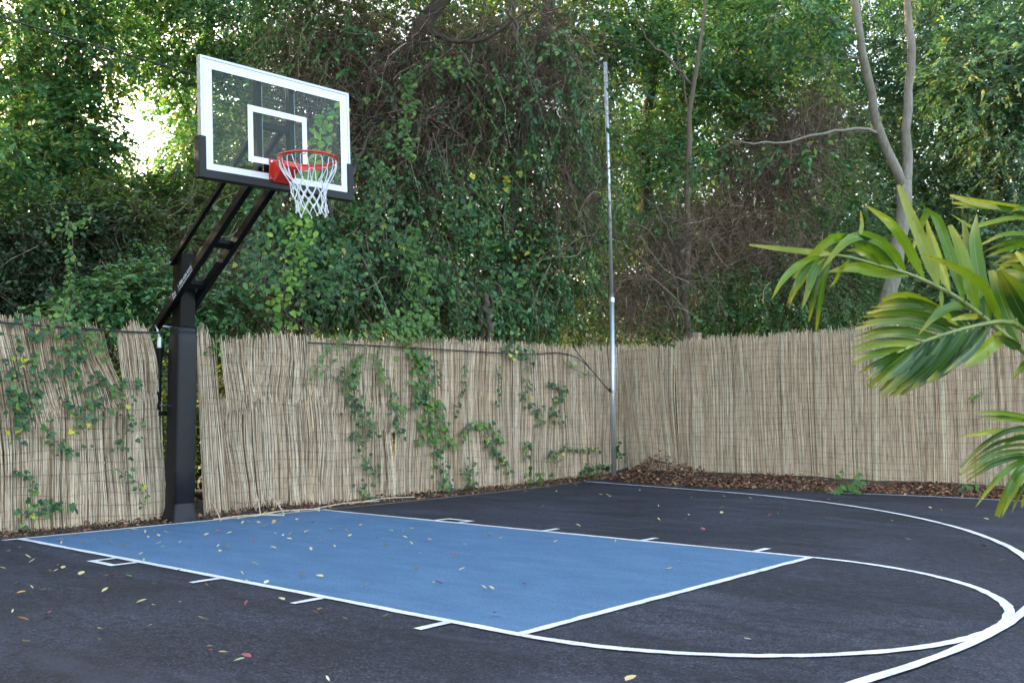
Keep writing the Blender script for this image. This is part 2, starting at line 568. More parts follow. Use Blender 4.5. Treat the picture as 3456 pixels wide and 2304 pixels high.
# ------------------------------------------------------------------ ground, asphalt, court paint
def ground():
    xs = np.concatenate([[-600, -200, -60], np.arange(-30, 16, 1.0), [40, 150, 600]])
    ys = np.concatenate([[-600, -200, -60], np.arange(-20, 31, 1.0), [60, 200, 600]])
    X, Y = np.meshgrid(xs, ys, indexing='ij')
    Z = np.full_like(X, -0.035)
    wood = np.clip((-X - 6.5) / 8, 0, 1) + np.clip((Y - 9.0) / 10, 0, 1)
    Z += np.where((np.abs(X) < 100) & (np.abs(Y) < 100), 0.10 * np.minimum(wood, 1) + rng.normal(0, 0.02, X.shape) * (wood > 0.1), 0)
    added_hill = 5.5 * np.clip((-X - 15) / 26, 0, 1) + 5.5 * np.clip((Y - 18) / 26, 0, 1)  # unseen rise added to hide the glow of the horizon
    Z += np.minimum(added_hill, 7.0)
    ny = len(ys)
    i, j = np.meshgrid(np.arange(len(xs) - 1), np.arange(ny - 1), indexing='ij')
    q = np.stack([i * ny + j, (i + 1) * ny + j, (i + 1) * ny + j + 1, i * ny + j + 1], -1).reshape(-1, 4)
    o = obj_from(np_mesh('ground', np.stack([X, Y, Z], -1).reshape(-1, 3), q, True), 'ground', M['soil'])
    tag(o, kind='structure')


ground()

EDGE_A = [(-5.42, -9.0), (-5.38, -3.2), (-5.30, -1.66), (-5.29, 1.5), (-5.33, 3.2), (-5.48, 5.06), (-5.70, 6.45), (-5.73, 7.02)]
EDGE_B = [(-5.35, 6.80), (-4.5, 6.44), (-3.6, 6.50), (-2.8, 6.62), (-2.1, 6.70), (-1.2, 6.90), (0.0, 6.92), (3.0, 7.0), (12.0, 7.1)]
poly = EDGE_A + EDGE_B + [(12.0, -9.0)]
mb = MB()
nP = len(poly)
mb.add([(x, y, 0.0) for x, y in poly] + [(x, y, -0.03) for x, y in poly],
       [tuple(range(nP))[::-1]] + [(i, i + nP, (i + 1) % nP + nP, (i + 1) % nP) for i in range(nP)])
tag(mb.build('asphalt_court', M['asphalt']), kind='structure')


def ribbon(name, pts, w, z, mat=None, n=None, parent=None):
    P = catmull([(x, y, 0) for x, y in pts], n or max(2, 2 * len(pts)))[:, :2] if n else np.array(pts, float)
    t = np.gradient(P, axis=0)
    t /= np.linalg.norm(t, axis=1)[:, None]
    nr = np.stack([-t[:, 1], t[:, 0]], 1)
    k = len(P)
    wl = w / 2 + rng.normal(0, 0.0028, k)
    wr = w / 2 + rng.normal(0, 0.0028, k)
    V = [(P[i, 0] + nr[i, 0] * wl[i], P[i, 1] + nr[i, 1] * wl[i], z) for i in range(k)] + \
        [(P[i, 0] - nr[i, 0] * wr[i], P[i, 1] - nr[i, 1] * wr[i], z) for i in range(k)]
    o = MB().add(V, [(i, i + k, i + k + 1, i + 1) for i in range(k - 1)]).build(name, mat or M['white'], parent)
    tag(o, kind='structure')
    return o


LW = 0.052
HW = 1.49
mb = MB().add([(-5.225, -HW, 0.003), (-0.025, -HW, 0.003), (-0.025, HW, 0.003), (-5.235, HW, 0.003)], [(0, 1, 2, 3)])
tag(mb.build('blue_key', M['blue']), kind='structure')


def seg(a, b, n=40):
    return [tuple(q) for q in np.linspace(a, b, n)]


BASE = [(-5.262, -1.60), (-5.245, -1.45), (-5.25, 0.0), (-5.255, 1.55)]
ribbon('baseline', BASE, 0.055, 0.006, n=40)
ribbon('baseline_faded', [(-5.257, 1.57), (-5.30, 3.2), (-5.445, 5.06), (-5.66, 6.42)], 0.035, 0.004, M['post'], n=40)
ribbon('lane_line', seg((-5.216, -HW), (0.0, -HW)), LW, 0.006)
ribbon('lane_line', seg((-5.226, HW), (0.0, HW)), LW, 0.006)
ribbon('free_throw_line', seg((-0.026, -HW + LW / 2 + .001), (-0.026, HW - LW / 2 - .001)), LW, 0.006)
th = np.linspace(-math.pi / 2, math.pi / 2, 90)
ribbon('free_throw_arc', [(0.002 + 1.526 * math.cos(a), HW * math.sin(a)) for a in th], LW, 0.006)
a0 = math.atan2(5.543, -1.931 + 4.625)
th = np.linspace(-1.9, a0, 160)
arc = [(-4.625 + 6.168 * math.cos(a), 6.168 * math.sin(a)) for a in th]
ribbon('three_point_line', arc + [tuple(q[:2]) for q in catmull([(arc[-1][0], arc[-1][1], 0), (-2.768, 5.87, 0), (-3.961, 6.12, 0), (-5.62, 6.44, 0)], 30)[1:]], LW, 0.008)
ribbon('sideline', [(-2.15, 6.645), (-1.2, 6.835), (0.0, 6.86), (3.0, 6.93), (9.0, 7.02)], 0.045, 0.006, n=60)
HASH = [-7.79, -4.60, -1.53]
for s in (-1, 1):
    for h in HASH:
        x = (h + 1 / 12) * 0.3048
        ribbon('lane_mark', [(x, s * (HW + LW / 2 + 0.002)), (x, s * (HW + LW / 2 + 0.085)), (x, s * (1.515 + 0.63 * 0.3048))], 0.052, 0.006)
    x0, x1 = -11.98 * 0.3048, -10.86 * 0.3048
    yo = s * (1.515 + 0.62 * 0.3048)
    w2 = 0.05
    V = [(x0, s * (HW + .03), .006), (x0, yo, .006), (x1, yo, .006), (x1, s * (HW + .03), .006),
         (x0 + w2, s * (HW + .03), .006), (x0 + w2, yo - s * w2, .006), (x1 - w2, yo - s * w2, .006), (x1 - w2, s * (HW + .03), .006)]
    f = [(0, 1, 5, 4), (1, 2, 6, 5), (2, 3, 7, 6)]
    tag(MB().add(V, f).build('block_mark', M['white']), kind='structure')


# ------------------------------------------------------------------ fences
def line_at(L, s):
    """L: polyline [(s, x, y)] -> xy at parameter s"""
    S = [q[0] for q in L]
    return np.stack([np.interp(s, S, [q[1] for q in L]), np.interp(s, S, [q[2] for q in L])], -1)


LA = [(-4.0, -5.56, -4.0), (0.0, -5.60, 0.0), (4.0, -5.78, 4.0), (8.0, -6.08, 8.0), (9.0, -6.15, 9.0)]          # s = y
LB = [(-6.2, -6.2, 8.06), (-4.9, -4.9, 8.0), (-2.0, -2.0, 7.98), (6.0, 6.0, 8.1)]            # s = x


def sA(u, v):
    x = -5.6
    for _ in range(6):
        p = AX(u, v, x)
        x = line_at(LA, p[1])[0]
    return p[1], p[2]


def sB(u, v):
    p = AY(u, v, 8.0)
    return p[0], p[2]


def bankA(s):
    return 0.035 + 0.01 * np.sin(s * 2.1) + 0.015 * np.clip((s - 2) / 5, 0, 1)


def bankB(s):
    return 0.07 + 0.02 * np.sin(s * 1.7)


def wob(s, seed, amp, f):
    r = np.random.default_rng(seed)
    out = np.zeros_like(s)
    for k in range(5):
        out += np.sin(s * f * (1 + k * 0.83) + r.uniform(0, 6.28)) * r.uniform(0.4, 1) / (1 + k * 0.6)
    return out * amp / 2.0


def screen(L, bank, sb, st, zb, zt, seed, label, group, off=0.0, pitch=0.0050, lean=0.05, mat='reed', wires=True, zbj=0.012, ztj=0.03, normal_sign=1, ragged=0.0, layers=3):
    """one hanging sheet of reed fencing: sb/st = range along the fence at bottom/top; zb, zt = height (number or list along it)"""
    r = np.random.default_rng(seed)
    root_xy = line_at(L, np.array([(sb[0] + sb[1]) / 2]))[0]
    root = empty('reed_screen', (root_xy[0], root_xy[1], 0), label, 'reed fence', group)
    allP, allR = [], []
    nrm_pts = line_at(L, np.array([sb[0], sb[1]]))
    d = nrm_pts[1] - nrm_pts[0]
    d /= np.linalg.norm(d)
    nrm = np.array([d[1], -d[0]]) * normal_sign

    def prof(zz, q):
        return np.interp(q, np.linspace(0, 1, len(zz)), zz) if hasattr(zz, '__len__') else np.full_like(q, zz)
    for lay in range(layers):
        n = int(max(sb[1] - sb[0], st[1] - st[0]) / pitch)
        q = np.sort(r.uniform(0, 1, n)) * 0.12 + np.linspace(0, 1, n) * 0.88 + r.normal(0, 0.5 / n, n)
        q = np.sort(np.clip(q, 0, 1))
        s0 = sb[0] + (sb[1] - sb[0]) * q
        s1 = st[0] + (st[1] - st[0]) * q
        # waves of lean shared by neighbours + single strays
        ln = wob(s0, seed + lay, lean, 3.1) + r.normal(0, 0.008, n) + (r.random(n) < 0.03) * r.normal(0, 0.05, n)
        s1 = s1 + ln
        z0 = prof(zb, q) + bank(s0) + r.normal(0, zbj, n) + np.abs(r.normal(0, ragged, n))
        z1 = prof(zt, q) + wob(s0, seed + 5, 0.02, 7) + r.normal(0, ztj, n) - (r.random(n) < 0.12) * np.abs(r.normal(0, 0.05, n))
        if lay == 1:
            z1 -= 0.05
        K = 6
        tt = np.linspace(0, 1, K)
        P = np.zeros((n, K, 3))
        for k, t in enumerate(tt):
            s = s0 * (1 - t) + s1 * t + r.normal(0, 0.0016, n) + math.sin(t * 3.14) * wob(s0, seed + 9, 0.02, 2.3)
            xy = line_at(L, s)
            o = off - 0.010 * lay + 0.022 * math.sin(t * 6 + 1) * np.sin(s0 * 2.7 + seed) + 0.012 * np.sin(s0 * 9 + t * 5) + r.normal(0, 0.0022, n)
            P[:, k, 0] = xy[:, 0] + nrm[0] * o
            P[:, k, 1] = xy[:, 1] + nrm[1] * o
            P[:, k, 2] = z0 * (1 - t) + z1 * t
        rad = r.uniform(0.0019, 0.0044, n) * np.where(r.random(n) < 0.06, 1.35, 1)
        Rd = rad[:, None] * np.linspace(1.08, 0.8, K)[None, :]
        allP.append(P)
        allR.append(Rd)
    P = np.concatenate(allP)
    Rd = np.concatenate(allR)
    P[:, :, 0] -= root_xy[0]
    P[:, :, 1] -= root_xy[1]
    V, Fq = tubes(P, Rd, 4)
    o = obj_from(np_mesh('reeds', V, Fq, True), 'reeds', M[mat], root)
    tag(o, kind='stuff')
    if wires:
        zlo = float(np.mean(zb)) if hasattr(zb, '__len__') else zb
        zhi = float(np.mean(zt)) if hasattr(zt, '__len__') else zt
        for z in np.arange(zlo + 0.07, zhi - 0.04, 0.098):
            n = int((sb[1] - sb[0]) / 0.04) + 3
            t = (z - zlo) / (zhi - zlo)
            s = np.linspace(sb[0] + (st[0] - sb[0]) * t + .005, sb[1] + (st[1] - sb[1]) * t - .005, n)
            xy = line_at(L, s)
            zz = z + bank(s) * (1 - t) + wob(s, seed + int(z * 100), 0.045, 2.6) + r.normal(0, 0.002, n)
            o = off + 0.0075 + 0.022 * np.sin(t * 6 + 1) * np.sin(s * 2.7 + seed) + 0.012 * np.sin(s * 9 + t * 5) + r.normal(0, 0.0015, n)
            if r.random() < 0.25:
                o = o - 0.004
            pts = np.stack([xy[:, 0] + nrm[0] * o - root_xy[0], xy[:, 1] + nrm[1] * o - root_xy[1], zz], -1)
            V, Fq = tubes(pts[None], np.full((1, n), 0.0015), 3)
            obj_from(np_mesh('binding_wire', V, Fq), 'binding_wire', M['wire'], root)
    return root


FG = None
zA = lambda u, v: sA(u, v)[1]
# along the baseline: screens are hung from left to right
screen(LA, bankA, (-2.6, sA(560, 1700)[0] - 0.01), (-2.7, sA(545, 1300)[0]), 0.0, 1.12, 21,
       'lower tier of the reed fence left of the padded post, under the ivy', FG, off=-0.003, lean=0.05)
screen(LA, bankA, (-2.6, sA(415, 1345)[0]), (-2.7, sA(345, 1110)[0]), [0.7, 0.82, 0.95, 0.80, 0.97, 1.0], [1.86, 1.80, 1.78, 1.76, 1.72], 22,
       'upper reed screen at the left edge, its torn right edge leaning over a notch', FG, off=0.003, lean=0.07, ragged=0.10)
screen(LA, bankA, (sA(425, 1345)[0], sA(548, 1330)[0]), (sA(395, 1120)[0], sA(505, 1110)[0]), 0.99, [1.69, 1.80, 1.76], 23,
       'narrow reed flap between the notch and the left side of the padded post', FG, off=0.005, lean=0.05, ragged=0.08)
screen(LA, bankA, (sA(690, 1740)[0], sA(768, 1735)[0]), (sA(657, 1130)[0], sA(716, 1135)[0]), 0.0, [1.76, 1.78, 1.70], 24,
       'narrow loose reed strip just right of the padded post', FG, off=0.03, lean=0.06, zbj=0.03, pitch=0.005)
screen(LA, bankA, (sA(772, 1735)[0], sA(1330, 1660)[0]), (sA(745, 1340)[0], sA(1330, 1340)[0]), [0.02, 0.05, 0.0, 0.0, 0.0], 1.12, 25,
       'lower tier of the reed fence right of the padded post, curling at its foot', FG, off=-0.003, lean=0.07, zbj=0.03)
screen(LA, bankA, (sA(765, 1390)[0], sA(1330, 1350)[0]), (sA(756, 1130)[0], sA(1335, 1130)[0]), [0.90, 0.99, 1.04, 0.96, 0.80, 0.70], [1.70, 1.77, 1.80, 1.76, 1.80, 1.80], 26,
       'upper reed screen right of the dark gap, below the hoop net', FG, off=0.003, lean=0.07, ragged=0.10)
screen(LA, bankA, (sA(1330, 1660)[0], sA(1985, 1600)[0]), (sA(1335, 1130)[0], sA(1975, 1140)[0]), 0.0, [1.86, 1.87, 1.89, 1.90, 1.92, 1.93, 1.94], 27,
       'long ivy-grown reed screen between the hoop and the steel pole', FG, off=0.004, lean=0.04)
screen(LA, bankA, (sA(1985, 1600)[0], 8.25), (sA(1975, 1140)[0], 8.3), 0.0, [1.98, 2.0, 2.02], 28,
       'short end of the reed fence directly behind the steel pole', FG, off=0.0, lean=0.02)
screen(LB, bankB, (sB(2122, 1580)[0], -5.02), (sB(2080, 1160)[0], -5.10), 0.0, [2.02, 2.0, 1.97], 31,
       'reed screen in the corner whose foot is pulled away from the post', FG, off=0.03, lean=0.10, mat='reed2', normal_sign=1)
screen(LB, bankB, (-5.02, -3.1), (-5.06, -3.12), 0.0, [2.04, 2.08, 2.05, 2.07], 32,
       'reed screen right of the short wooden fence post', FG, off=0.012, lean=0.03, mat='reed2')
screen(LB, bankB, (-3.1, -1.5), (-3.12, -1.5), 0.0, [2.06, 2.06, 2.07, 2.05], 33,
       'reed screen in the middle of the right-hand fence, left of the palm', FG, off=0.0, lean=0.03, mat='reed2')
screen(LB, bankB, (-1.5, 3.5), (-1.5, 3.5), 0.0, [2.05, 1.98, 1.86, 1.80, 1.80, 1.80], 34,
       'wire-crossed reed screen behind the palm at the right edge', FG, off=0.01, lean=0.02, mat='reed2')

# posts
p = AY(2097, 1600, 8.2)
MB().beam((p[0], 8.16, -0.03), (p[0] - 0.03, 8.16, 1.95), 0.09, 0.09).build('fence_post', M['post'], bevel=0.006)
tag(bpy.data.objects['fence_post'], 'brown wooden corner post showing through the gap in the reeds', 'post')
p0, p1 = AY(2352, 1640, 8.05), AY(2352, 1122, 8.05)
o = MB().beam((p0[0], 8.055, -0.03), (p1[0], 8.055, p1[2]), 0.10, 0.10).build('fence_post', M['post'], bevel=0.006)
tag(o, 'square wooden post whose cut top stands above the right-hand reed fence', 'post')

# soil banks along the fences, under the reeds
def bank_mesh(name, inner, outer, zi, zo, n=80):
    a = catmull([(*q, 0) for q in inner], n)
    b = catmull([(*q, 0) for q in outer], n)
    rows = 6
    V = []
    for i in range(n):
        for k in range(rows):
            t = k / (rows - 1)
            p = a[i] * (1 - t) + b[i] * t
            z = zi + (zo - zi) * (3 * t * t - 2 * t ** 3)
            V.append((p[0], p[1], z + (random.uniform(-0.012, 0.012) if 0 < k < rows else 0)))
    f = [(i * rows + k, (i + 1) * rows + k, (i + 1) * rows + k + 1, i * rows + k + 1) for i in range(n - 1) for k in range(rows - 1)]
    o = MB().add(V, f).build(name, M['soil'], smooth=True)
    tag(o, kind='structure')


bank_mesh('soil_bank', [(x + 0.012, y) for x, y in EDGE_A], [(-6.3, -9.0), (-6.3, -3.2), (-6.2, -1.6), (-6.2, 1.5), (-6.4, 3.2), (-6.5, 5.0), (-6.7, 6.5), (-6.9, 8.6)], -0.012, 0.06)
bank_mesh('soil_bank', [(-5.73, 7.0)] + [(x, y - 0.012) for x, y in EDGE_B], [(-6.9, 8.8), (-6.0, 8.9), (-4.8, 8.9), (-3.6, 8.9), (-2.8, 8.9), (-2.1, 8.9), (-1.2, 8.9), (0, 9.0), (3, 9.0), (12, 9.2)], -0.012, 0.16)


# ------------------------------------------------------------------ basketball hoop
PX = -5.43
hoop = empty('basketball_hoop', (PX, 0, 0), 'black basketball hoop with glass backboard, red rim and padded post by the baseline', 'basketball hoop')
HO = (PX, 0, 0)
hw = 0.076
MB().box((PX - hw, -hw, 0), (PX + hw, hw, 2.47)).build('post', M['black'], hoop, HO, bevel=0.006)


def pad_profile(half, rad, n=4):
    pts = []
    for cx, cy, a0_ in ((1, 1, 0), (-1, 1, 90), (-1, -1, 180), (1, -1, 270)):
        for k in range(n + 1):
            a = math.radians(a0_ + 90 * k / n)
            pts.append((cx * (half - rad) + rad * math.cos(a), cy * (half - rad) + rad * math.sin(a)))
    return pts


mb = MB()
prev = None
levels = [(0.16, 0.090, .028), (0.175, 0.100, .028), (0.5, 0.102, .028), (0.9, 0.101, .028), (1.3, 0.102, .028), (1.62, 0.100, .028), (1.70, 0.098, .028), (1.735, 0.09, .03), (1.745, 0.079, .02)]
rows = []
for z, h, r_ in levels:
    pr = pad_profile(h, r_)
    rows.append([(PX + x + random.uniform(-.0015, .0015), y + random.uniform(-.0015, .0015), z + random.uniform(-.004, .004)) for x, y in pr])
nn = len(rows[0])
mb.add([q for r_ in rows for q in r_], [(i * nn + k, i * nn + (k + 1) % nn, (i + 1) * nn + (k + 1) % nn, (i + 1) * nn + k) for i in range(len(rows) - 1) for k in range(nn)])
pad = mb.build('post_pad', M['pad'], hoop, HO, smooth=True)
# gathered collar of the pad around the steel
mb = MB()
rows = []
for z, h in ((1.733, 0.094), (1.752, 0.092), (1.772, 0.088), (1.785, 0.082), (1.775, 0.0785)):
    rows.append([(PX + x * (1 + 0.05 * math.sin(k * 2.3 + z * 90)), y * (1 + 0.05 * math.sin(k * 1.9 + z * 70)), z + 0.008 * math.sin(k * 2.7)) for k, (x, y) in enumerate(pad_profile(h, 0.025))])
mb.add([q for r_ in rows for q in r_], [(i * nn + k, i * nn + (k + 1) % nn, (i + 1) * nn + (k + 1) % nn, (i + 1) * nn + k) for i in range(len(rows) - 1) for k in range(nn)])
mb.build('pad_collar', M['pad'], pad, HO, smooth=True)
mb = MB()
rows = []
for z, h in ((0.0, 0.128), (0.03, 0.124), (0.09, 0.110), (0.15, 0.099), (0.172, 0.095)):
    rows.append([(PX + x, y, z) for x, y in pad_profile(h, 0.03)])
mb.add([q for r_ in rows for q in r_], [(i * nn + k, i * nn + (k + 1) % nn, (i + 1) * nn + (k + 1) % nn, (i + 1) * nn + k) for i in range(len(rows) - 1) for k in range(nn)])
mb.build('pad_skirt', M['pad'], pad, HO, smooth=True)

# arms
AL0, AL1 = (-5.74, 1.79), (-4.085, 3.03)
sl_ = (AL1[1] - AL0[1]) / (AL1[0] - AL0[0])
arms = []
for s in (-1, 1):
    y = 0.111 * s
    o = MB().beam((AL0[0], y, AL0[1]), (AL1[0], y, AL1[1]), 0.056, 0.078).build('lower_arm', M['black'], hoop, HO, bevel=0.004)
    arms.append(o)
    o2 = MB().beam((-5.47, y, 2.375), (-4.085, y, 2.375 + sl_ * 1.385), 0.042, 0.042).build('upper_arm', M['black'], hoop, HO, bevel=0.003)
    for bx, bz, ww in ((-5.655, 1.955, 1), (-5.535, 2.045, 1), (-5.455, 2.386, 0)):
        yy = y + s * (0.028 if ww else 0.021)
        b = MB().tube([(bx, yy, bz), (bx, yy + s * 0.012, bz)], 0.016, 6)
        b.tube([(bx, yy + s * 0.012, bz), (bx, yy + s * 0.026, bz)], 0.009, 8)
        b.build('bolt', M['zinc'], o if ww else o2, HO)
MB().tube([(-5.72, -0.165, 1.81), (-5.72, 0.165, 1.81)], 0.010, 8).build('pivot_rod', M['zinc'], hoop, HO)
for x in (-4.80, -5.235):
    z = AL0[1] + (x - AL0[0]) * sl_
    MB().beam((x, -0.083, z), (x, 0.083, z), 0.064, 0.052, side=(1, 0, sl_)).build('cross_bar', M['black'], hoop, HO, bevel=0.003)
# height adjuster strut behind the post
g = MB().tube([(-5.62, -0.13, 1.02), (-5.62, -0.13, 1.60)], 0.026, 12)
strut = g.build('height_adjuster', M['black'], hoop, HO, smooth=False)
MB().tube([(-5.62, -0.13, 1.60), (-5.62, -0.13, 1.70)], 0.022, 12).build('sleeve', M['galv'], strut, HO)
MB().tube([(-5.62, -0.13, 1.70), (-5.66, -0.135, 1.78), (-5.70, -0.13, 1.82)], 0.009, 8).build('rod', M['zinc'], strut, HO)
MB().box((-5.62, -0.135, 0.97), (-5.52, -0.075, 1.01)).build('clevis', M['black'], strut, HO, bevel=0.003)
MB().tube([(-5.62, -0.17, 1.0), (-5.62, -0.09, 1.0)], 0.011, 8).build('bolt', M['zinc'], strut, HO)
MB().tube([(-5.53, -0.16, 1.06), (-5.53, -0.08, 1.06)], 0.009, 8).build('bolt', M['zinc'], strut, HO)


# decal on the left lower arm
def decal(txt, size, along, across, name):
    cu = bpy.data.curves.new('print', 'FONT')
    cu.body = txt
    cu.size = size
    cu.extrude = 0.0004
    tmp = bpy.data.objects.new('print', cu)
    COL.objects.link(tmp)
    dg = bpy.context.evaluated_depsgraph_get()
    me = bpy.data.meshes.new_from_object(tmp.evaluated_get(dg))
    bpy.data.objects.remove(tmp)
    me.materials.clear()
    me.materials.append(M['decal'])
    t = Vector((1, 0, sl_)).normalized()
    up = Vector((-t.z, 0, t.x))
    o = bpy.data.objects.new(name, me)
    nrm = Vector((0, -1, 0))
    base = Vector((AL0[0], -0.111 - 0.0285, AL0[1])) + t * along + up * across - Vector(HO)
    o.matrix_local = Matrix(((t.x, up.x, nrm.x, base.x), (t.y, up.y, nrm.y, base.y), (t.z, up.z, nrm.z, base.z), (0, 0, 0, 1)))
    link(o, arms[0])
    return o


decal('1-888-600-8545', 0.044, 0.56, 0.001, 'phone_number')
decal('www.produnkhoops.com', 0.0275, 0.555, -0.026, 'web_address')
o = decal('Pro', 0.046, 0.44, -0.002, 'printed_mark')
o.data.transform(Matrix.Shear('XY', 4, (0.3, 0)))
decal('dunk', 0.034, 0.435, -0.028, 'printed_mark')

# backboard: own frame, centre on the glass face, x towards the court
BC = Vector((-3.95, 0.0, 3.352))
bb = bpy.data.objects.new('backboard', None)
bb.empty_display_size = 0.2
link(bb, hoop)
bb.location = BC - Vector(HO)
bb.rotation_euler = (math.radians(2.3), 0, math.radians(0.5))
YO, ZT, ZB = 0.752, 0.480, -0.470
MB().box((-0.008, -YO + 0.02, ZB + 0.02), (0.0, YO - 0.02, ZT - 0.02)).build('glass_pane', M['glass'], bb)


def rectring(yo, zt, zb, yi, zti, zbi, x0, x1):
    V = []
    for x in (x0, x1):
        V += [(x, -yo, zb), (x, yo, zb), (x, yo, zt), (x, -yo, zt), (x, -yi, zbi), (x, yi, zbi), (x, yi, zti), (x, -yi, zti)]
    f = []
    for k in range(4):
        l = (k + 1) % 4
        f += [(8 + k, 8 + l, 12 + l, 12 + k), (k, 4 + k, 4 + l, l), (k, l, 8 + l, 8 + k), (4 + k, 12 + k, 12 + l, 4 + l)]
    return MB().add(V, f)


rectring(YO - 0.02, ZT - 0.02, ZB + 0.02, 0.648, 0.384, -0.376, 0.002, 0.0035).build('white_border', M['wht'], bb)
fr = rectring(YO, ZT, ZB, YO - 0.024, ZT - 0.024, ZB + 0.024, -0.045, 0.008).build('frame', M['alu'], bb, bevel=0.003)
for s in (-1, 1):
    for z in (0.44, 0.20):
        MB().tube([(-0.02, s * YO, z), (-0.02, s * (YO + 0.004), z)], 0.006, 8).build('screw', M['zinc'], fr)
o = rectring(0.298, 0.235, -0.235, 0.248, 0.185, -0.185, 0.002, 0.0035).build('target_square', M['wht'], bb)
o.location = (0, -0.022, -0.068)
# U-shaped rubber edge padding
mb = MB()
out = [(-0.778, -0.165), (-0.778, -0.500), (0.778, -0.500), (0.778, -0.165)]
inn = [(-0.712, -0.165), (-0.712, -0.428), (0.712, -0.428), (0.712, -0.165)]
V = [(x, *q) for x in (-0.062, 0.016) for q in out + inn]
f = []
for k in range(3):
    f += [(8 + k, 8 + k + 1, 12 + k + 1, 12 + k), (k, 4 + k, 4 + k + 1, k + 1), (k, k + 1, 9 + k, 8 + k), (4 + k, 12 + k, 13 + k, 5 + k)]
f += [(0, 8, 12, 4), (3, 7, 15, 11)]
mb.add(V, f).build('edge_padding', M['padb'], bb, bevel=0.008, seg=3)
for s in (-1, 1):
    MB().box((-0.11, s * 0.165 - 0.028, -0.44), (-0.05, s * 0.165 + 0.028, 0.455)).build('mounting_rail', M['black'], bb, bevel=0.004)
    MB().tube([(-0.049, s * 0.165 + 0.022, -0.42), (-0.049, s * 0.165 + 0.022, 0.45)], 0.0025, 6).build('rail_lip', M['alu'], bb)
MB().box((-0.115, -0.136, 0.02), (-0.065, 0.136, 0.075)).build('rail_cross_bar', M['black'], bb, bevel=0.003)
MB().box((-0.115, -0.136, -0.36), (-0.065, 0.136, -0.305)).build('rail_cross_bar', M['black'], bb, bevel=0.003)
MB().box((-0.05, -0.135, -0.43), (-0.009, 0.135, -0.22)).build('rim_backing_plate', M['black'], bb, bevel=0.003)

# rim
RX, RZ, RR = -3.566, 3.052, 0.237
rim = bpy.data.objects.new('rim', None)
rim.empty_display_size = 0.1
link(rim, hoop)
rim.location = Vector((RX, 0, RZ)) - Vector(HO)
rim.rotation_euler = (math.radians(0.8), 0, 0)
MB().tube([(RR * math.cos(a), RR * math.sin(a), 0) for a in np.linspace(0, 2 * math.pi, 64, endpoint=False)], 0.0095, 10, closed=True).build('ring', M['red'], rim, smooth=True)
# flange band under the board side of the ring
mb = MB()
A = np.linspace(math.radians(95), math.radians(265), 40)
V = []
for a in A:
    e = 0.5 + 0.5 * math.sin((a - A[0]) / (A[-1] - A[0]) * math.pi)
    for rr_, z in ((RR + 0.004, -0.004), (RR + 0.004, -0.016 - 0.034 * e), (RR - 0.002, -0.016 - 0.034 * e), (RR - 0.002, -0.004)):
        V.append((rr_ * math.cos(a), rr_ * math.sin(a), z))
f = [(i * 4 + k, i * 4 + (k + 1) % 4, i * 4 + 4 + (k + 1) % 4, i * 4 + 4 + k) for i in range(39) for k in range(4)]
mb.add(V, f + [(0, 3, 2, 1), (156, 157, 158, 159)]).build('flange', M['red'], rim)
xb = -3.95 - RX + 0.006
mb = MB()
w = 0.082
prf = [(xb + 0.008, 0.030), (-RR + 0.03, 0.008), (-RR + 0.03, -0.035), (xb + 0.03, -0.150), (xb + 0.008, -0.150)]
V = [(x, y, z) for y in (-w, w) for x, z in prf]
f = [tuple(range(5)), tuple(range(9, 4, -1))] + [(k, 5 + k, 5 + (k + 1) % 5, (k + 1) % 5) for k in range(5)]
mb.add(V, f).build('bracket', M['red'], rim, bevel=0.004)
MB().box((xb, -0.112, -0.155), (xb + 0.009, 0.112, 0.045)).build('mounting_plate', M['red'], rim, bevel=0.003)
for sy in (-1, 1):
    for z in (0.02, -0.12):
        MB().tube([(xb + 0.008, sy * 0.097, z), (xb + 0.020, sy * 0.097, z)], 0.009, 6).build('bolt', M['zinc'], rim)
NH = 12
for k in range(NH):
    a = 2 * math.pi * (k + 0.5) / NH
    c, s = math.cos(a), math.sin(a)
    pts = []
    for t in np.linspace(-1, 1, 7):
        aa = a + t * 0.075
        pts.append((RR * math.cos(aa) * 0.99, RR * math.sin(aa) * 0.99, -0.010 - 0.016 * (1 - t * t)))
    MB().tube(pts, 0.0032, 5).build('net_hook', M['red'], rim)
# net: cords run from the hooks to knots, then diamonds
lev = [(-0.022, 0.228), (-0.205, 0.150), (-0.262, 0.136), (-0.318, 0.128), (-0.372, 0.124), (-0.428, 0.128)]


def knot(i, k):
    z, r_ = lev[i]
    a = 2 * math.pi * (k + 0.5 + 0.5 * (i % 2)) / NH
    j = 0 if i == 0 else 1
    rr_ = r_ * (1 + 0.10 * j * math.sin(k * 1.7 + i))
    zz = z + 0.016 * j * math.sin(k * 2.1 + i * 1.3) + (0.0 if i < 5 else -0.028 * (0.5 + 0.5 * math.sin(k * 3.1)))
    sh = abs(z) ** 1.2
    return Vector((rr_ * math.cos(a) + 0.03 * sh, rr_ * math.sin(a) + 0.10 * sh, zz))


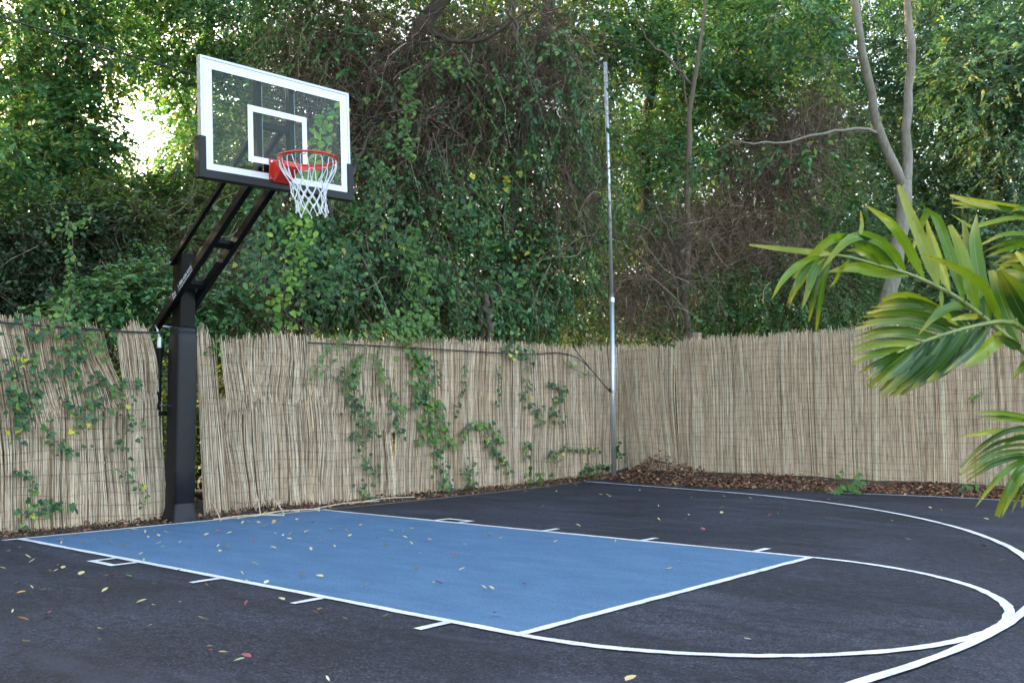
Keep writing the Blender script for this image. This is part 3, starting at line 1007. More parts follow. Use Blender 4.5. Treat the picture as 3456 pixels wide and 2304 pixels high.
mb = MB()
for k in range(NH):
    for i in range(len(lev) - 1):
        for s in (0, 1):
            p = knot(i, k)
            kk = k + (0 if i % 2 else -1) + s + (0 if i % 2 == 0 else 0)
            q = knot(i + 1, kk)
            if i == 0:
                a = 2 * math.pi * (k + 0.5) / NH + (0.10 if s else -0.10)
                st = Vector((RR * 0.97 * math.cos(a), RR * 0.97 * math.sin(a), -0.025))
                m1 = st.lerp(q, 0.35) + Vector((math.cos(a), math.sin(a), 0)) * 0.018
                top = p + Vector((0, 0, 0.0))
                pts = catmull([tuple(top), tuple(st), tuple(m1), tuple(q)], 10)
                mb.tube([tuple(x) for x in pts], 0.0037, 5)
            else:
                mb.tube([p, p.lerp(q, 0.5) + Vector((0, 0, -0.003)), q], 0.0046, 5)
for k in range(NH):
    for i in range(1, len(lev)):
        p = knot(i, k)
        mb.tube([p + Vector((0, 0, 0.007)), p - Vector((0, 0, 0.008))], 0.0075, 6)
    p = knot(5, k)
    if k % 4 == 0:
        mb.tube([p, p + Vector((0.006, 0.012, -0.022)), p + Vector((0.004, 0.016, -0.04))], 0.005, 5)
mb.build('net', M['net'], hoop, loc=Vector((RX, 0, RZ)) - Vector(HO))

# ------------------------------------------------------------------ steel pole and cords
pb, pt = AY(2072, 1617, 7.226), AY(2043, 210, 7.226)
pj = AY(2064.5, 1012, 7.226)
pole = empty('steel_pole', (pb[0], pb[1], 0), 'tall galvanised steel pole standing in the fence corner', 'pole')
PO = (pb[0], pb[1], 0)
MB().tube([(pb[0], pb[1], -0.03), tuple(pj)], 0.036, 16).build('lower_tube', M['galv'], pole, PO, smooth=True)
MB().tube([tuple(pj), tuple(pt)], 0.030, 16).build('upper_tube', M['galv'], pole, PO, smooth=True)
MB().tube([tuple(pj - np.array([0, 0, 0.035])), tuple(pj + np.array([0, 0, 0.035]))], 0.045, 16).build('coupling', M['galv'], pole, PO)
c = pt
MB().tube([tuple(c), tuple(c + np.array([0, 0, 0.02]))], 0.032, 16).build('end_cap', M['vstem'], pole, PO)
d_ = pt - pj
for t in (0.16, 0.20, 0.52):
    q = pt - d_ * t
    MB().tube([tuple(q), tuple(q + d_ * 0.0025)], 0.0308, 16).build('seam_ring', M['galv'], pole, PO)


def cord(name, pts, r_, label, cat, group=None, n=40, sides=6):
    P = catmull(pts, n)
    o = MB().tube([tuple(q) for q in P], r_, sides).build(name, M['rope'])
    return tag(o, label, cat, group)


def offA(u, v, o=0.05):
    s, z = sA(u, v)
    xy = line_at(LA, np.array([s]))[0]
    return (xy[0] + o, xy[1], z)


def polept(v, o=0.0):
    q = AY(2070, v, 7.226)
    t = (q[2] - pb[2]) / (pt[2] - pb[2])
    return pb + (pt - pb) * t


q = polept(1325)
cord('tie_cord', [offA(1030, 1157), offA(1250, 1167), offA(1500, 1181), offA(1750, 1195), offA(1930, 1203), (q[0] + 0.01, q[1] - 0.03, q[2])], 0.0075,
     'thin black cord strung along the top of the reeds to the steel pole', 'cord')
cord('tie_cord', [offA(1925, 1150, 0.03), offA(1938, 1190, 0.06), (q[0] - 0.01, q[1] - 0.04, q[2] + 0.01)], 0.0075,
     'short black cord running from the fence top down to the steel pole', 'cord')
mb = MB()
mb.tube([(q[0] + 0.043 * math.cos(a), q[1] + 0.043 * math.sin(a), q[2] + 0.004 * a - 0.03 * math.cos(a)) for a in np.linspace(0, 12.5, 50)], 0.006, 6)
tag(mb.build('cord_knot', M['rope']), 'black cord wrapped twice around the steel pole at fence height', 'cord')
q = polept(822)
mb = MB()
mb.tube([(q[0] + 0.037 * math.cos(a), q[1] + 0.037 * math.sin(a), q[2] + 0.003 * a) for a in np.linspace(0, 12.5, 50)], 0.006, 6)
mb.tube([tuple(q + np.array([-0.03, -0.02, 0.01])), tuple(D(1990, 803, 14.9)), tuple(D(1930, 800, 15.2)), tuple(D(1885, 790, 15.6))], 0.007, 6)
tag(mb.build('tie_cord', M['rope']), 'black cord tied halfway up the steel pole and led left into the vines', 'cord')
cord('tie_cord', [offA(-150, 1078), offA(0, 1090), offA(250, 1108), offA(420, 1120), (PX - 0.12, -0.13, 1.735)], 0.0085,
     'black cord along the fence top from the left edge to the padded post', 'cord')
cord('overhead_cable', [tuple(AX(-250, -20, -6.3)), tuple(AX(0, 57, -6.3)), tuple(AX(300, 148, -6.35)), tuple(AX(650, 250, -6.4)), tuple(AX(862, 317, -6.4)), tuple(AX(950, 346, -6.4)), tuple(AX(1435, 425, -6.5)), tuple(AX(1740, 470, -6.6))], 0.009,
     'black overhead cable passing behind the backboard', 'cable', n=60)
# ------------------------------------------------------------------ vegetation builders
def kite(n_mid=1):
    return np.array([(0, 0, 0), (0.27, 0.42, 0.07), (0, 1.0, -0.06), (-0.27, 0.42, 0.07)]), np.array([(0, 1, 2), (0, 2, 3)])


def place(T, Fc, pos, d, nrm, size):
    """template T (y = leaf direction, z = normal) at n places"""
    d = norm(d)
    nrm = nrm - (nrm * d).sum(-1, keepdims=True) * d
    nrm = norm(nrm)
    x = np.cross(d, nrm)
    n = len(pos)
    V = pos[:, None] + size[:, None, None] * (T[None, :, 0:1] * x[:, None] + T[None, :, 1:2] * d[:, None] + T[None, :, 2:3] * nrm[:, None])
    F_ = (np.arange(n) * len(T))[:, None, None] + Fc[None]
    return V.reshape(-1, 3), F_.reshape(-1, Fc.shape[1])


def sprays(c, rad, n, leaf, m=12, slen=0.5, shell=0.55, droop=0.35, seed=0, hang=0.0, toward=None):
    """leafy sprays through an ellipsoid; returns leaf arrays"""
    r = np.random.default_rng(seed)
    dirs = norm(r.normal(0, 1, (n, 3)))
    rr = r.random(n) ** (1 / 3.0)
    rr = shell * (0.62 + 0.42 * rr) + (1 - shell) * rr
    # lobed outline
    lob = 1 + 0.22 * np.sin(dirs[:, 0] * 5 + seed) * np.sin(dirs[:, 1] * 6 + 2 * seed) + 0.16 * np.sin(dirs[:, 2] * 9 + seed)
    c = np.asarray(c, float)
    rad = np.asarray(rad, float)
    root = c + dirs * rad * (rr * lob)[:, None]
    d = norm(dirs * 0.8 + r.normal(0, 0.6, (n, 3)) + np.array([0, 0, -droop - hang]))
    L = slen * r.uniform(0.5, 1.3, n)
    side = norm(np.cross(d, np.array([0, 0, 1.0])) + r.normal(0, 0.25, (n, 3)))
    t = (np.arange(m) + 0.7) / m
    sg = np.where(np.arange(m) % 2 == 0, 1.0, -1.0)
    P = root[:, None] + d[:, None] * (L[:, None] * t[None])[:, :, None] + np.array([0, 0, -1.0]) * (0.30 * L[:, None] * t[None] ** 2)[:, :, None]
    ld = norm(0.55 * d[:, None] + side[:, None] * sg[None, :, None] * 0.85 + np.array([0, 0, -0.30 - hang]) + r.normal(0, 0.30, (n, m, 3)))
    nm = norm(np.array([0, 0, 1.0]) + 0.35 * dirs[:, None] + r.normal(0, 0.45, (n, m, 3)))
    sz = leaf * r.uniform(0.6, 1.25, (n, m))
    return P.reshape(-1, 3), ld.reshape(-1, 3), nm.reshape(-1, 3), sz.reshape(-1), (root, d, L)


def foliage(blobs, leaf, seed, keep=1.0, curtain=0.0, **kw):
    """blobs: (centre, radii, n sprays). returns V, F and twig polylines"""
    T, Fc = kite()
    Vs, Fs, roots, b = [], [], [], 0
    for i, (c, rad, n) in enumerate(blobs):
        jobs = [(int(n * keep), leaf, kw)]
        if curtain:
            jobs.append((int(n * keep * curtain), leaf * 0.72, dict(kw, hang=1.2, slen=0.8, m=14)))
        for q_, (nn_, lf_, kk_) in enumerate(jobs):
            lf_ = lf_ * (0.78 + 0.5 * ((i * 0.618 + seed * 0.37) % 1.0))
            P, d, nm, sz, rt = sprays(c, rad, nn_, lf_, seed=seed * 37 + i + 500 * q_, **kk_)
            V, F_ = place(T, Fc, P, d, nm, sz)
            Vs.append(V)
            Fs.append(F_ + b)
            b += len(V)
            roots.append(rt)
    return np.concatenate(Vs), np.concatenate(Fs), roots


def twigs(blobs, seed, K=8, step=0.15, r0=0.0042, curl=0.45, down=0.0, bias=None):
    r = np.random.default_rng(seed)
    Ps, Rs = [], []
    for c, rad, n in blobs:
        p = np.asarray(c) + norm(r.normal(0, 1, (n, 3))) * (r.random((n, 1)) ** (1 / 2.5)) * np.asarray(rad)
        d = norm(r.normal(0, 1, (n, 3)) + np.array([0, 0, -down]) + (0 if bias is None else np.asarray(bias)))
        P = np.zeros((n, K, 3))
        st = step * r.uniform(0.5, 1.6, n)
        for k in range(K):
            P[:, k] = p
            d = norm(d + r.normal(0, curl, (n, 3)) + np.array([0, 0, -0.06 - down * 0.2]))
            p = p + d * st[:, None]
        rad0 = r0 * np.exp(r.normal(0, 0.45, n))
        Ps.append(P)
        Rs.append(rad0[:, None] * np.linspace(1, 0.35, K)[None])
    return tubes(np.concatenate(Ps), np.concatenate(Rs), 3)


def B(u, v, dep, ru, rv, rd, n):
    """a crown lobe seen around (u, v) at depth dep; radii given as seen, rd in metres along the view"""
    c = D(u, v, dep)
    s = dep / F_PX
    # view axes are near 45 degrees to x/y, so use one horizontal radius
    return (c, (max(ru * s, 0.3) * 0.5 + rd * 0.5, max(ru * s, 0.3) * 0.5 + rd * 0.5, rv * s), n)


def limb(name, pts, radii, mat, parent, org, n=14, sides=9, wobble=0.02):
    P = catmull([tuple(p) for p in pts], n)
    P[1:-1] += rng.normal(0, wobble, (n - 2, 3))
    R_ = np.interp(np.linspace(0, 1, n), np.linspace(0, 1, len(radii)), radii)
    R_ = R_ * (1 + rng.normal(0, 0.05, n))
    return MB().tube([tuple(q) for q in P], list(R_), sides).build(name, mat, parent, org, smooth=True)


def plant(name, label, cat, base, limbs, blobs, leaf, mat, seed, barkm='bark_brown', tw=None, group=None, twm='twig', crown='crown', **kw):
    """a tree or shrub: limbs = [(name, points, radii)], blobs = foliage lobes, tw = dead or bare twig lobes"""
    root = empty(name, base, label, cat, group)
    org = np.asarray(base, float)
    for nm, pts, rad in limbs:
        limb(nm, pts, rad, M[barkm], root, org)
    if blobs:
        V, F_, roots = foliage(blobs, leaf, seed, **kw)
        o = obj_from(np_mesh('crown', V - org, F_), crown, M[mat], root)
        tag(o, kind='stuff')
        # the sprays' own twigs
        P = np.concatenate([np.stack([rt[0] - rt[1] * rt[2][:, None] * 0.35, rt[0] + rt[1] * rt[2][:, None] * 0.45 - np.array([0, 0, 0.05]), rt[0] + rt[1] * rt[2][:, None] - np.array([0, 0, 0.16])], 1) for rt in roots])
        P = P[::2]
        V, F_ = tubes(P - org, np.tile(np.array([[0.006, 0.004, 0.002]]), (len(P), 1)), 3)
        tag(obj_from(np_mesh('twigs', V, F_), 'twigs', M[twm], root), kind='stuff')
    if tw:
        V, F_ = twigs(tw, seed + 100, down=0.45)
        tag(obj_from(np_mesh('bare_twigs', V - org, F_), 'bare_twigs', M[twm], root), kind='stuff')
    return root


def gnd(p, z=0.0):
    return np.array([p[0], p[1], z])


# --- left: tall yellow-green broadleaf trees with sky between them
b0 = gnd(D(60, 900, 17.5))
plant('broadleaf_tree', 'tall yellow-green tree filling the upper left corner', 'tree', b0,
      [('trunk', [b0, D(40, 600, 17.5), D(90, 200, 17.5), D(140, -300, 17.5)], [0.22, 0.17, 0.13, 0.08]),
       ('limb', [D(60, 500, 17.5), D(200, 350, 17), D(330, 250, 16.8)], [0.08, 0.05, 0.02]),
       ('limb', [D(70, 350, 17.5), D(-60, 200, 17), D(-150, 50, 17)], [0.08, 0.05, 0.02]),
       ('limb', [D(45, 620, 17.5), D(180, 560, 17), D(300, 560, 16.5)], [0.06, 0.04, 0.02])],
      [B(90, 120, 17, 260, 190, 1.3, 620), B(290, 180, 17.5, 150, 140, 0.9, 320), B(60, 420, 16.5, 230, 170, 1.2, 520), B(225, 500, 16.5, 110, 160, 0.7, 320),
       B(130, 660, 16, 250, 150, 1.2, 520), B(-150, 300, 17, 200, 400, 1.5, 500), B(330, -150, 18, 300, 160, 1.8, 420), B(0, -260, 16, 400, 220, 2.4, 620)],
      0.115, 'lf_yel', 3, slen=0.6, m=13)
b0 = gnd(D(640, 900, 19.5))
plant('broadleaf_tree', 'leafy tree rising behind the left half of the backboard', 'tree', b0,
      [('trunk', [b0, D(650, 600, 19.5), D(690, 250, 19.5), D(720, -200, 19.5)], [0.18, 0.14, 0.10, 0.06]),
       ('limb', [D(670, 450, 19.5), D(590, 300, 19), D(520, 230, 18.5)], [0.06, 0.04, 0.02]),
       ('limb', [D(690, 300, 19.5), D(800, 180, 19), D(900, 120, 18.5)], [0.06, 0.04, 0.02])],
      [B(700, 90, 19, 240, 110, 1.2, 430), B(880, 130, 18, 150, 180, 1.1, 380), B(590, 200, 18.5, 80, 60, 0.5, 90), B(450, 640, 17.5, 110, 50, 0.5, 150), B(715, 330, 19, 115, 140, 0.8, 250),
       B(640, 540, 18, 70, 90, 0.5, 70), B(760, 540, 18, 140, 150, 1.0, 330), B(720, -200, 18, 400, 160, 2, 430)],
      0.115, 'lf_yel', 4, slen=0.6, m=13)
b0 = gnd(D(500, 1000, 14.5))
plant('broadleaf_tree', 'olive-green small tree behind the black hoop arms', 'tree', b0,
      [('trunk', [b0, D(520, 900, 14.5), D(560, 700, 14.5), D(600, 560, 14.5)], [0.10, 0.08, 0.05, 0.03]),
       ('limb', [D(530, 850, 14.5), D(420, 800, 14), D(300, 820, 13.6)], [0.05, 0.035, 0.015])],
      [B(520, 730, 14.5, 180, 110, 0.9, 470), B(430, 850, 14, 150, 130, 0.8, 430), B(640, 830, 14, 170, 140, 0.9, 520), B(760, 720, 14.5, 130, 130, 0.8, 360), B(320, 650, 15, 70, 60, 0.5, 90)],
      0.085, 'lf_olive', 5, slen=0.45, m=13, tw=[(D(600, 860, 13.8), (1.0, 1.0, 0.8), 260)])
b0 = gnd(D(140, 1000, 13))
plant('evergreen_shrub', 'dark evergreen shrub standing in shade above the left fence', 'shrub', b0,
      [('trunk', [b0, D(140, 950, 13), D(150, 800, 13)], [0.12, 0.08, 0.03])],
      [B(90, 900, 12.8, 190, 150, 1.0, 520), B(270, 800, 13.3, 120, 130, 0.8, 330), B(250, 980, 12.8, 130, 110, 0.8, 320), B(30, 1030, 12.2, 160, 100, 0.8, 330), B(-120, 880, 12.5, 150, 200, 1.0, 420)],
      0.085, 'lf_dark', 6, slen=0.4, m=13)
b0 = gnd(D(520, 1080, 11.2))
plant('leafy_shrub', 'mid-green shrub growing over the fence left of the hoop post', 'shrub', b0,
      [('trunk', [b0, D(520, 1060, 11.2), D(500, 1000, 11.2)], [0.05, 0.04, 0.02])],
      [B(430, 1010, 11.2, 120, 80, 0.6, 300), B(540, 960, 11.4, 110, 90, 0.6, 300), B(330, 1060, 10.8, 100, 50, 0.5, 170), B(720, 1040, 11.4, 120, 90, 0.6, 330)],
      0.075, 'lf_mid', 7, slen=0.35, m=13)

# --- wood continued past the left edge: unseen trees added to block low sun
for i, (x, y, lab) in enumerate(((-10.5, -4.2, 'added sun-blocking tree past the left edge, nearest the fence'), (-13.5, -8.0, 'added sun-blocking tree past the left edge, farther along the fence'), (-17.5, -3.0, 'added sun-blocking tree past the left edge, deepest in the wood'), (-9.0, -10.5, 'added sun-blocking tree past the left edge, past the court corner'), (-12.6, -1.9, 'added sun-blocking tree just outside the left edge behind the evergreen shrub'), (-13.0, -5.6, 'added sun-blocking tree past the left edge, between its neighbours'))):
    b0 = np.array([x, y, 0.0])
    plant('broadleaf_tree', lab, 'tree', b0, [('trunk', [b0, b0 + np.array([0.1, 0, 3]), b0 + np.array([0, 0.2, 8])], [0.2, 0.15, 0.05])],
          [(b0 + np.array([0, 0, 2.2]), (1.6, 1.8, 1.6), 420), (b0 + np.array([0.3, 0.4, 4.6]), (1.9, 2.2, 1.8), 620), (b0 + np.array([-0.2, -0.3, 7.2]), (1.9, 2.2, 1.8), 620), (b0 + np.array([0, 0, 9.4]), (1.5, 1.7, 1.4), 380)],
          0.14, 'lf_yel', 70 + i, slen=0.65, m=13)

# --- centre: an old tree smothered in dead vine tangle
b0 = gnd(D(1700, 1200, 15.2))
plant('vine_choked_tree', 'leaning dark trunk under a mass of tangled vines and hanging dead twigs', 'tree', b0,
      [('trunk', [b0, D(1700, 1000, 15), D(1715, 720, 14.6), D(1780, 400, 14.6), D(1830, 150, 14.8), D(1900, -250, 15)], [0.20, 0.17, 0.14, 0.12, 0.10, 0.07]),
       ('limb', [D(1180, 620, 13.8), D(1300, 280, 13.8), D(1390, 140, 13.8), D(1480, 20, 13.9), D(1700, -240, 14.5)], [0.05, 0.08, 0.11, 0.12, 0.13]),
       ('limb', [D(1650, 1160, 13.2), D(1650, 1060, 13.2), D(1632, 990, 13.2)], [0.045, 0.045, 0.035]),
       ('limb', [D(1610, 1200, 13.6), D(1622, 1080, 13.6), D(1600, 960, 13.8)], [0.05, 0.05, 0.04]),
       ('limb', [D(1440, 90, 13.7), D(1560, 140, 13.3), D(1720, 80, 13.0), D(1725, 0, 13)], [0.04, 0.03, 0.025, 0.02]),
       ('limb', [D(1720, -30, 13), D(1740, 110, 12.9), D(1775, 220, 12.9), D(1810, 310, 12.9)], [0.022, 0.02, 0.016, 0.007]),
       ('limb', [D(1560, 140, 13.3), D(1640, 100, 13.0), D(1690, 90, 12.9)], [0.02, 0.016, 0.01]),
       ('limb', [D(1080, 820, 12.6), D(1130, 770, 12.6), D(1120, 700, 12.7), D(1200, 560, 12.9), D(1260, 430, 13.2)], [0.03, 0.028, 0.026, 0.024, 0.02])],
      [B(1180, 240, 14.2, 250, 200, 0.9, 230), B(1500, 330, 14.2, 240, 190, 0.9, 220), B(1060, 80, 14.2, 180, 120, 0.8, 260), B(1800, 300, 14.2, 190, 240, 0.9, 300),
       B(1250, 620, 13.8, 240, 200, 0.8, 420), B(1500, 700, 14.0, 220, 200, 0.8, 440), B(1130, 900, 13.0, 210, 160, 0.7, 560), B(1380, 950, 13.4, 190, 170, 0.7, 560),
       B(1600, 1020, 14.2, 170, 110, 0.6, 260), B(1820, 900, 14.9, 170, 190, 0.7, 350), B(1930, 600, 15.3, 150, 220, 0.8, 280), B(900, 820, 12.4, 130, 210, 0.7, 330),
       B(1500, -400, 13.5, 750, 220, 2.6, 1500), B(1000, -330, 13, 380, 180, 2.0, 700)],
      0.092, 'lf_mid', 8, slen=0.42, m=11, hang=0.35, keep=0.58, curtain=0.5,
      tw=[(D(1180, 230, 14.2), (1.1, 1.1, 1.1), 1700), (D(1500, 280, 14.2), (1.1, 1.1, 1.1), 1700), (D(1780, 230, 14.6), (1.0, 1.0, 1.2), 1400), (D(1080, 450, 13.8), (0.8, 0.8, 0.9), 800),
          (D(1380, 520, 13.9), (0.9, 0.9, 0.7), 600), (D(1200, 950, 13.2), (0.9, 0.9, 0.6), 330), (D(1880, 650, 14.9), (0.8, 0.8, 1.2), 600), (D(850, 1000, 12.0), (0.7, 0.7, 0.5), 420), (D(1500, 980, 13.9), (0.9, 0.9, 0.5), 300)])
# shaded undergrowth behind the tangle
b0 = gnd(D(1400, 1000, 17))
plant('undergrowth', 'dark green undergrowth seen deep behind the vine tangle', 'shrub', b0,
      [('trunk', [b0, D(1400, 900, 17), D(1380, 600, 17)], [0.12, 0.10, 0.05])],
      [B(1050, 500, 17, 330, 330, 1.2, 700), B(1450, 500, 17, 330, 330, 1.2, 700), B(1800, 500, 17.5, 300, 350, 1.2, 650), B(1250, 900, 16, 330, 200, 1.0, 550), B(1650, 950, 16.5, 300, 180, 1.0, 520),
       B(850, 750, 16.5, 230, 200, 1.0, 420), B(1300, 150, 18, 330, 230, 1.2, 480), B(1750, 100, 18, 300, 230, 1.2, 480)],
      0.11, 'lf_olive', 9, slen=0.5, m=13)

# --- right of the steel pole: thicket and sapling
b0 = gnd(D(2340, 1300, 17))
plant('sapling', 'slim grey-brown sapling with forked twigs just right of the steel pole', 'tree', b0,
      [('trunk', [b0, D(2335, 1140, 17), D(2310, 1000, 17), D(2320, 860, 17), D(2325, 560, 17), D(2330, 420, 17), D(2335, 280, 17), D(2375, 30, 17), D(2400, -150, 17)], [0.075, 0.065, 0.06, 0.055, 0.05, 0.05, 0.045, 0.03, 0.015]),
       ('limb', [D(2312, 960, 17), D(2270, 830, 16.9), D(2220, 720, 16.8), D(2170, 660, 16.7)], [0.035, 0.03, 0.02, 0.008]),
       ('limb', [D(2300, 1040, 17), D(2250, 870, 16.8), D(2190, 780, 16.6), D(2110, 740, 16.4)], [0.03, 0.025, 0.018, 0.008]),
       ('limb', [D(2335, 290, 17), D(2250, 190, 17), D(2180, 130, 17), D(2140, 40, 17)], [0.03, 0.025, 0.02, 0.01]),
       ('limb', [D(2330, 420, 17), D(2300, 250, 17.2), D(2280, 100, 17.2)], [0.02, 0.015, 0.008]),
       ('limb', [D(2325, 980, 17), D(2390, 900, 16.9), D(2440, 800, 16.8)], [0.018, 0.014, 0.006])],
      [B(2330, 545, 16.8, 90, 45, 0.3, 26), B(2450, 520, 16.8, 60, 25, 0.2, 8)],
      0.11, 'lf_yel', 10, slen=0.4, m=9, barkm='bark_mid', hang=0.2)
b0 = gnd(D(2200, 1150, 19))
plant('broadleaf_tree', 'dense green tree behind the top of the steel pole', 'tree', b0,
      [('trunk', [b0, D(2200, 900, 19), D(2180, 500, 19), D(2230, 100, 19), D(2260, -200, 19)], [0.18, 0.15, 0.12, 0.09, 0.06]),
       ('limb', [D(2190, 600, 19), D(2380, 350, 19), D(2520, 120, 19)], [0.07, 0.05, 0.02])],
      [B(2130, 320, 18.5, 200, 230, 1.2, 620), B(2380, 170, 19, 230, 190, 1.3, 620), B(2150, 620, 18.5, 190, 190, 1.1, 470), B(2420, 420, 19, 200, 150, 1.0, 430), B(2620, 240, 19.5, 200, 170, 1.2, 470),
       B(2250, -280, 18.5, 650, 220, 2.6, 1150), B(2040, 60, 18, 150, 150, 1.0, 300)],
      0.105, 'lf_yel', 11, slen=0.55, m=13)
b0 = gnd(D(2550, 1150, 19))
plant('thicket', 'brown twiggy thicket with dark leaves between the sapling and the forked tree', 'thicket', b0,
      [('trunk', [b0, D(2600, 900, 19), D(2590, 600, 19), D(2640, 420, 19)], [0.10, 0.08, 0.05, 0.02]),
       ('limb', [D(2450, 1150, 18), D(2560, 1060, 18), D(2700, 990, 18), D(2800, 960, 18)], [0.03, 0.03, 0.025, 0.015]),
       ('limb', [D(2590, 800, 18.5), D(2500, 640, 18.3), D(2380, 560, 18)], [0.03, 0.02, 0.01])],
      [B(2560, 1010, 18, 230, 120, 0.9, 520), B(2760, 960, 18, 170, 150, 0.8, 470), B(2300, 1000, 18, 200, 130, 0.9, 380), B(2550, 750, 19, 230, 170, 0.9, 360), B(2750, 640, 19, 160, 200, 0.8, 380),
       B(2150, 900, 17.5, 150, 180, 0.8, 330), B(2880, 880, 18.5, 120, 160, 0.7, 330)],
      0.085, 'lf_mid', 12, slen=0.4, m=12,
      tw=[(D(2600, 560, 18.3), (1.1, 1.1, 1.0), 1300), (D(2450, 760, 18), (1.1, 1.1, 0.9), 1000), (D(2700, 420, 18.5), (1.0, 1.0, 0.9), 900), (D(2650, 860, 17.8), (1.0, 1.0, 0.7), 600), (D(2250, 850, 17), (0.9, 0.9, 1.0), 700), (D(2130, 980, 16.5), (0.8, 0.8, 0.6), 400)])

b0 = gnd(D(2300, 1050, 25))
plant('undergrowth', 'shaded undergrowth far behind the twiggy thicket and the sapling', 'shrub', b0,
      [('trunk', [b0, D(2300, 950, 25), D(2310, 800, 25)], [0.10, 0.08, 0.04])],
      [B(1950, 950, 23, 220, 190, 1.2, 420), B(2200, 930, 24, 240, 190, 1.2, 430), B(2480, 940, 25, 240, 190, 1.2, 430), B(2760, 930, 25, 240, 190, 1.2, 430), B(2050, 680, 24, 200, 170, 1.2, 300), B(2300, 680, 25, 220, 170, 1.2, 280), B(3000, 950, 26, 240, 150, 1.2, 330)],
      0.13, 'lf_olive', 19, slen=0.6, m=13)

# --- the pale forked tree
b0 = gnd(D(2970, 1350, 17.5))
plant('forked_tree', 'pale grey tree whose trunk forks into a tall V behind the palm', 'tree', b0,
      [('trunk', [b0, D(2985, 1080, 17.5), D(3020, 900, 17.5), D(3048, 720, 17.5), D(3052, 610, 17.5)], [0.19, 0.175, 0.155, 0.135, 0.13]),
       ('limb', [D(3050, 640, 17.5), D(3015, 540, 17.4), D(2960, 400, 17.3), D(2915, 200, 17.2), D(2890, 30, 17.2), D(2870, -250, 17)], [0.092, 0.082, 0.075, 0.069, 0.06, 0.04]),
       ('limb', [D(3055, 650, 17.5), D(3066, 540, 17.6), D(3065, 380, 17.6), D(3072, 180, 17.6), D(3066, 0, 17.6), D(3080, -280, 17.6)], [0.098, 0.088, 0.08, 0.073, 0.065, 0.04]),
       ('limb', [D(2962, 450, 17.3), D(2910, 434, 17.2), D(2820, 440, 17.0), D(2700, 470, 16.8), D(2600, 485, 16.6), D(2450, 470, 16.4)], [0.03, 0.026, 0.023, 0.02, 0.016, 0.007]),
       ('limb', [D(2885, 110, 17.2), D(2800, 60, 17), D(2720, 10, 16.9), D(2650, -20, 16.9)], [0.035, 0.03, 0.025, 0.02]),
       ('limb', [D(2905, 195, 17.2), D(2800, 200, 17.4), D(2660, 192, 17.5), D(2590, 270, 17.6)], [0.022, 0.02, 0.014, 0.006])],
      [B(2700, 510, 16.8, 110, 30, 0.3, 16), B(2900, -330, 18, 480, 240, 2.4, 850), B(3150, -200, 19, 300, 140, 1.6, 380), B(2700, 60, 17, 150, 90, 0.8, 130)],
      0.11, 'lf_yel', 13, barkm='bark_grey', slen=0.5, m=12)

# --- right background trees
for i, (u, lab, blobs, limbs, mat) in enumerate([
    (2830, 'pale sunlit tree seen left of the fork of the grey trunk',
     [B(2760, 180, 25, 200, 150, 1.4, 480), B(2900, 420, 25, 170, 190, 1.2, 480), B(2830, 660, 24, 160, 170, 1.1, 430), B(2950, 820, 24, 130, 150, 1.0, 300), B(2620, 60, 26, 240, 150, 1.5, 420), B(2850, -200, 26, 400, 200, 2.5, 600)],
     [[(2830, 1000), (2820, 700), (2800, 300), (2780, -100)]], 'lf_blue'),
    (3170, 'cool green tree between the grey fork and the right edge',
     [B(3180, 130, 24, 200, 170, 1.3, 560), B(3150, 420, 24, 160, 190, 1.2, 480), B(3170, 720, 24, 170, 170, 1.1, 430), B(3160, -180, 25, 350, 200, 2.3, 560), B(3080, 930, 23, 180, 120, 1.0, 330)],
     [[(3120, 1000), (3130, 750), (3105, 560), (3060, 470)], [(3130, 750), (3200, 600), (3220, 450)]], 'lf_blue'),
    (3370, 'forked background tree at the right edge above the palm',
     [B(3330, 260, 22, 180, 170, 1.2, 560), B(3450, 480, 22, 190, 200, 1.2, 560), B(3330, 620, 23, 140, 150, 1.0, 330), B(3420, 850, 22, 200, 140, 1.1, 430), B(3600, 150, 22, 220, 300, 1.5, 560), B(3420, -180, 23, 300, 170, 2.0, 480), B(3300, 960, 22, 150, 110, 0.9, 260)],
     [[(3340, 1050), (3350, 850), (3365, 640), (3330, 520), (3300, 330), (3300, 100)], [(3365, 640), (3390, 450), (3405, 250), (3425, 50)]], 'lf_blue')]):
    dep = (24.5, 24.5, 22.5)[i]
    b0 = gnd(D(limbs[0][0][0], 1050, dep))
    plant('background_tree', lab, 'tree', b0,
          [('trunk' if k == 0 else 'limb', ([b0] if k == 0 else []) + [D(a, b, dep) for a, b in L], np.linspace(0.14 if k == 0 else 0.08, 0.04, 4)) for k, L in enumerate(limbs)],
          blobs, 0.125, mat, 14 + i, slen=0.65, m=13, barkm='bark_brown')

# --- low brush added behind the reed fences to stop light leaking through
r_ = np.random.default_rng(91)
for nm_, lab, pts_, sd_ in (('brush', 'low brush added behind the left reed fence to block light', [(-7.1 - 0.05 * k % 1 - (k % 3) * 0.9, -5.0 + 0.62 * k) for k in range(22)], 61),
                            ('brush', 'low brush added behind the right reed fence to block light', [(-7.5 + 0.62 * k, 9.3 + (k % 3) * 0.9) for k in range(20)], 62)):
    b0 = np.array([pts_[0][0], pts_[0][1], 0.0])
    plant(nm_, lab, 'brush', b0, [('stem', [b0, b0 + np.array([0.1, 0, 0.6]), b0 + np.array([0.1, 0.1, 1.2])], [0.03, 0.02, 0.01])],
          [(np.array([x, y, 0.85 + r_.uniform(-.1, .25)]), (0.75, 0.75, 0.85), 230) for x, y in pts_], 0.095, 'lf_olive', sd_, slen=0.4, m=12)

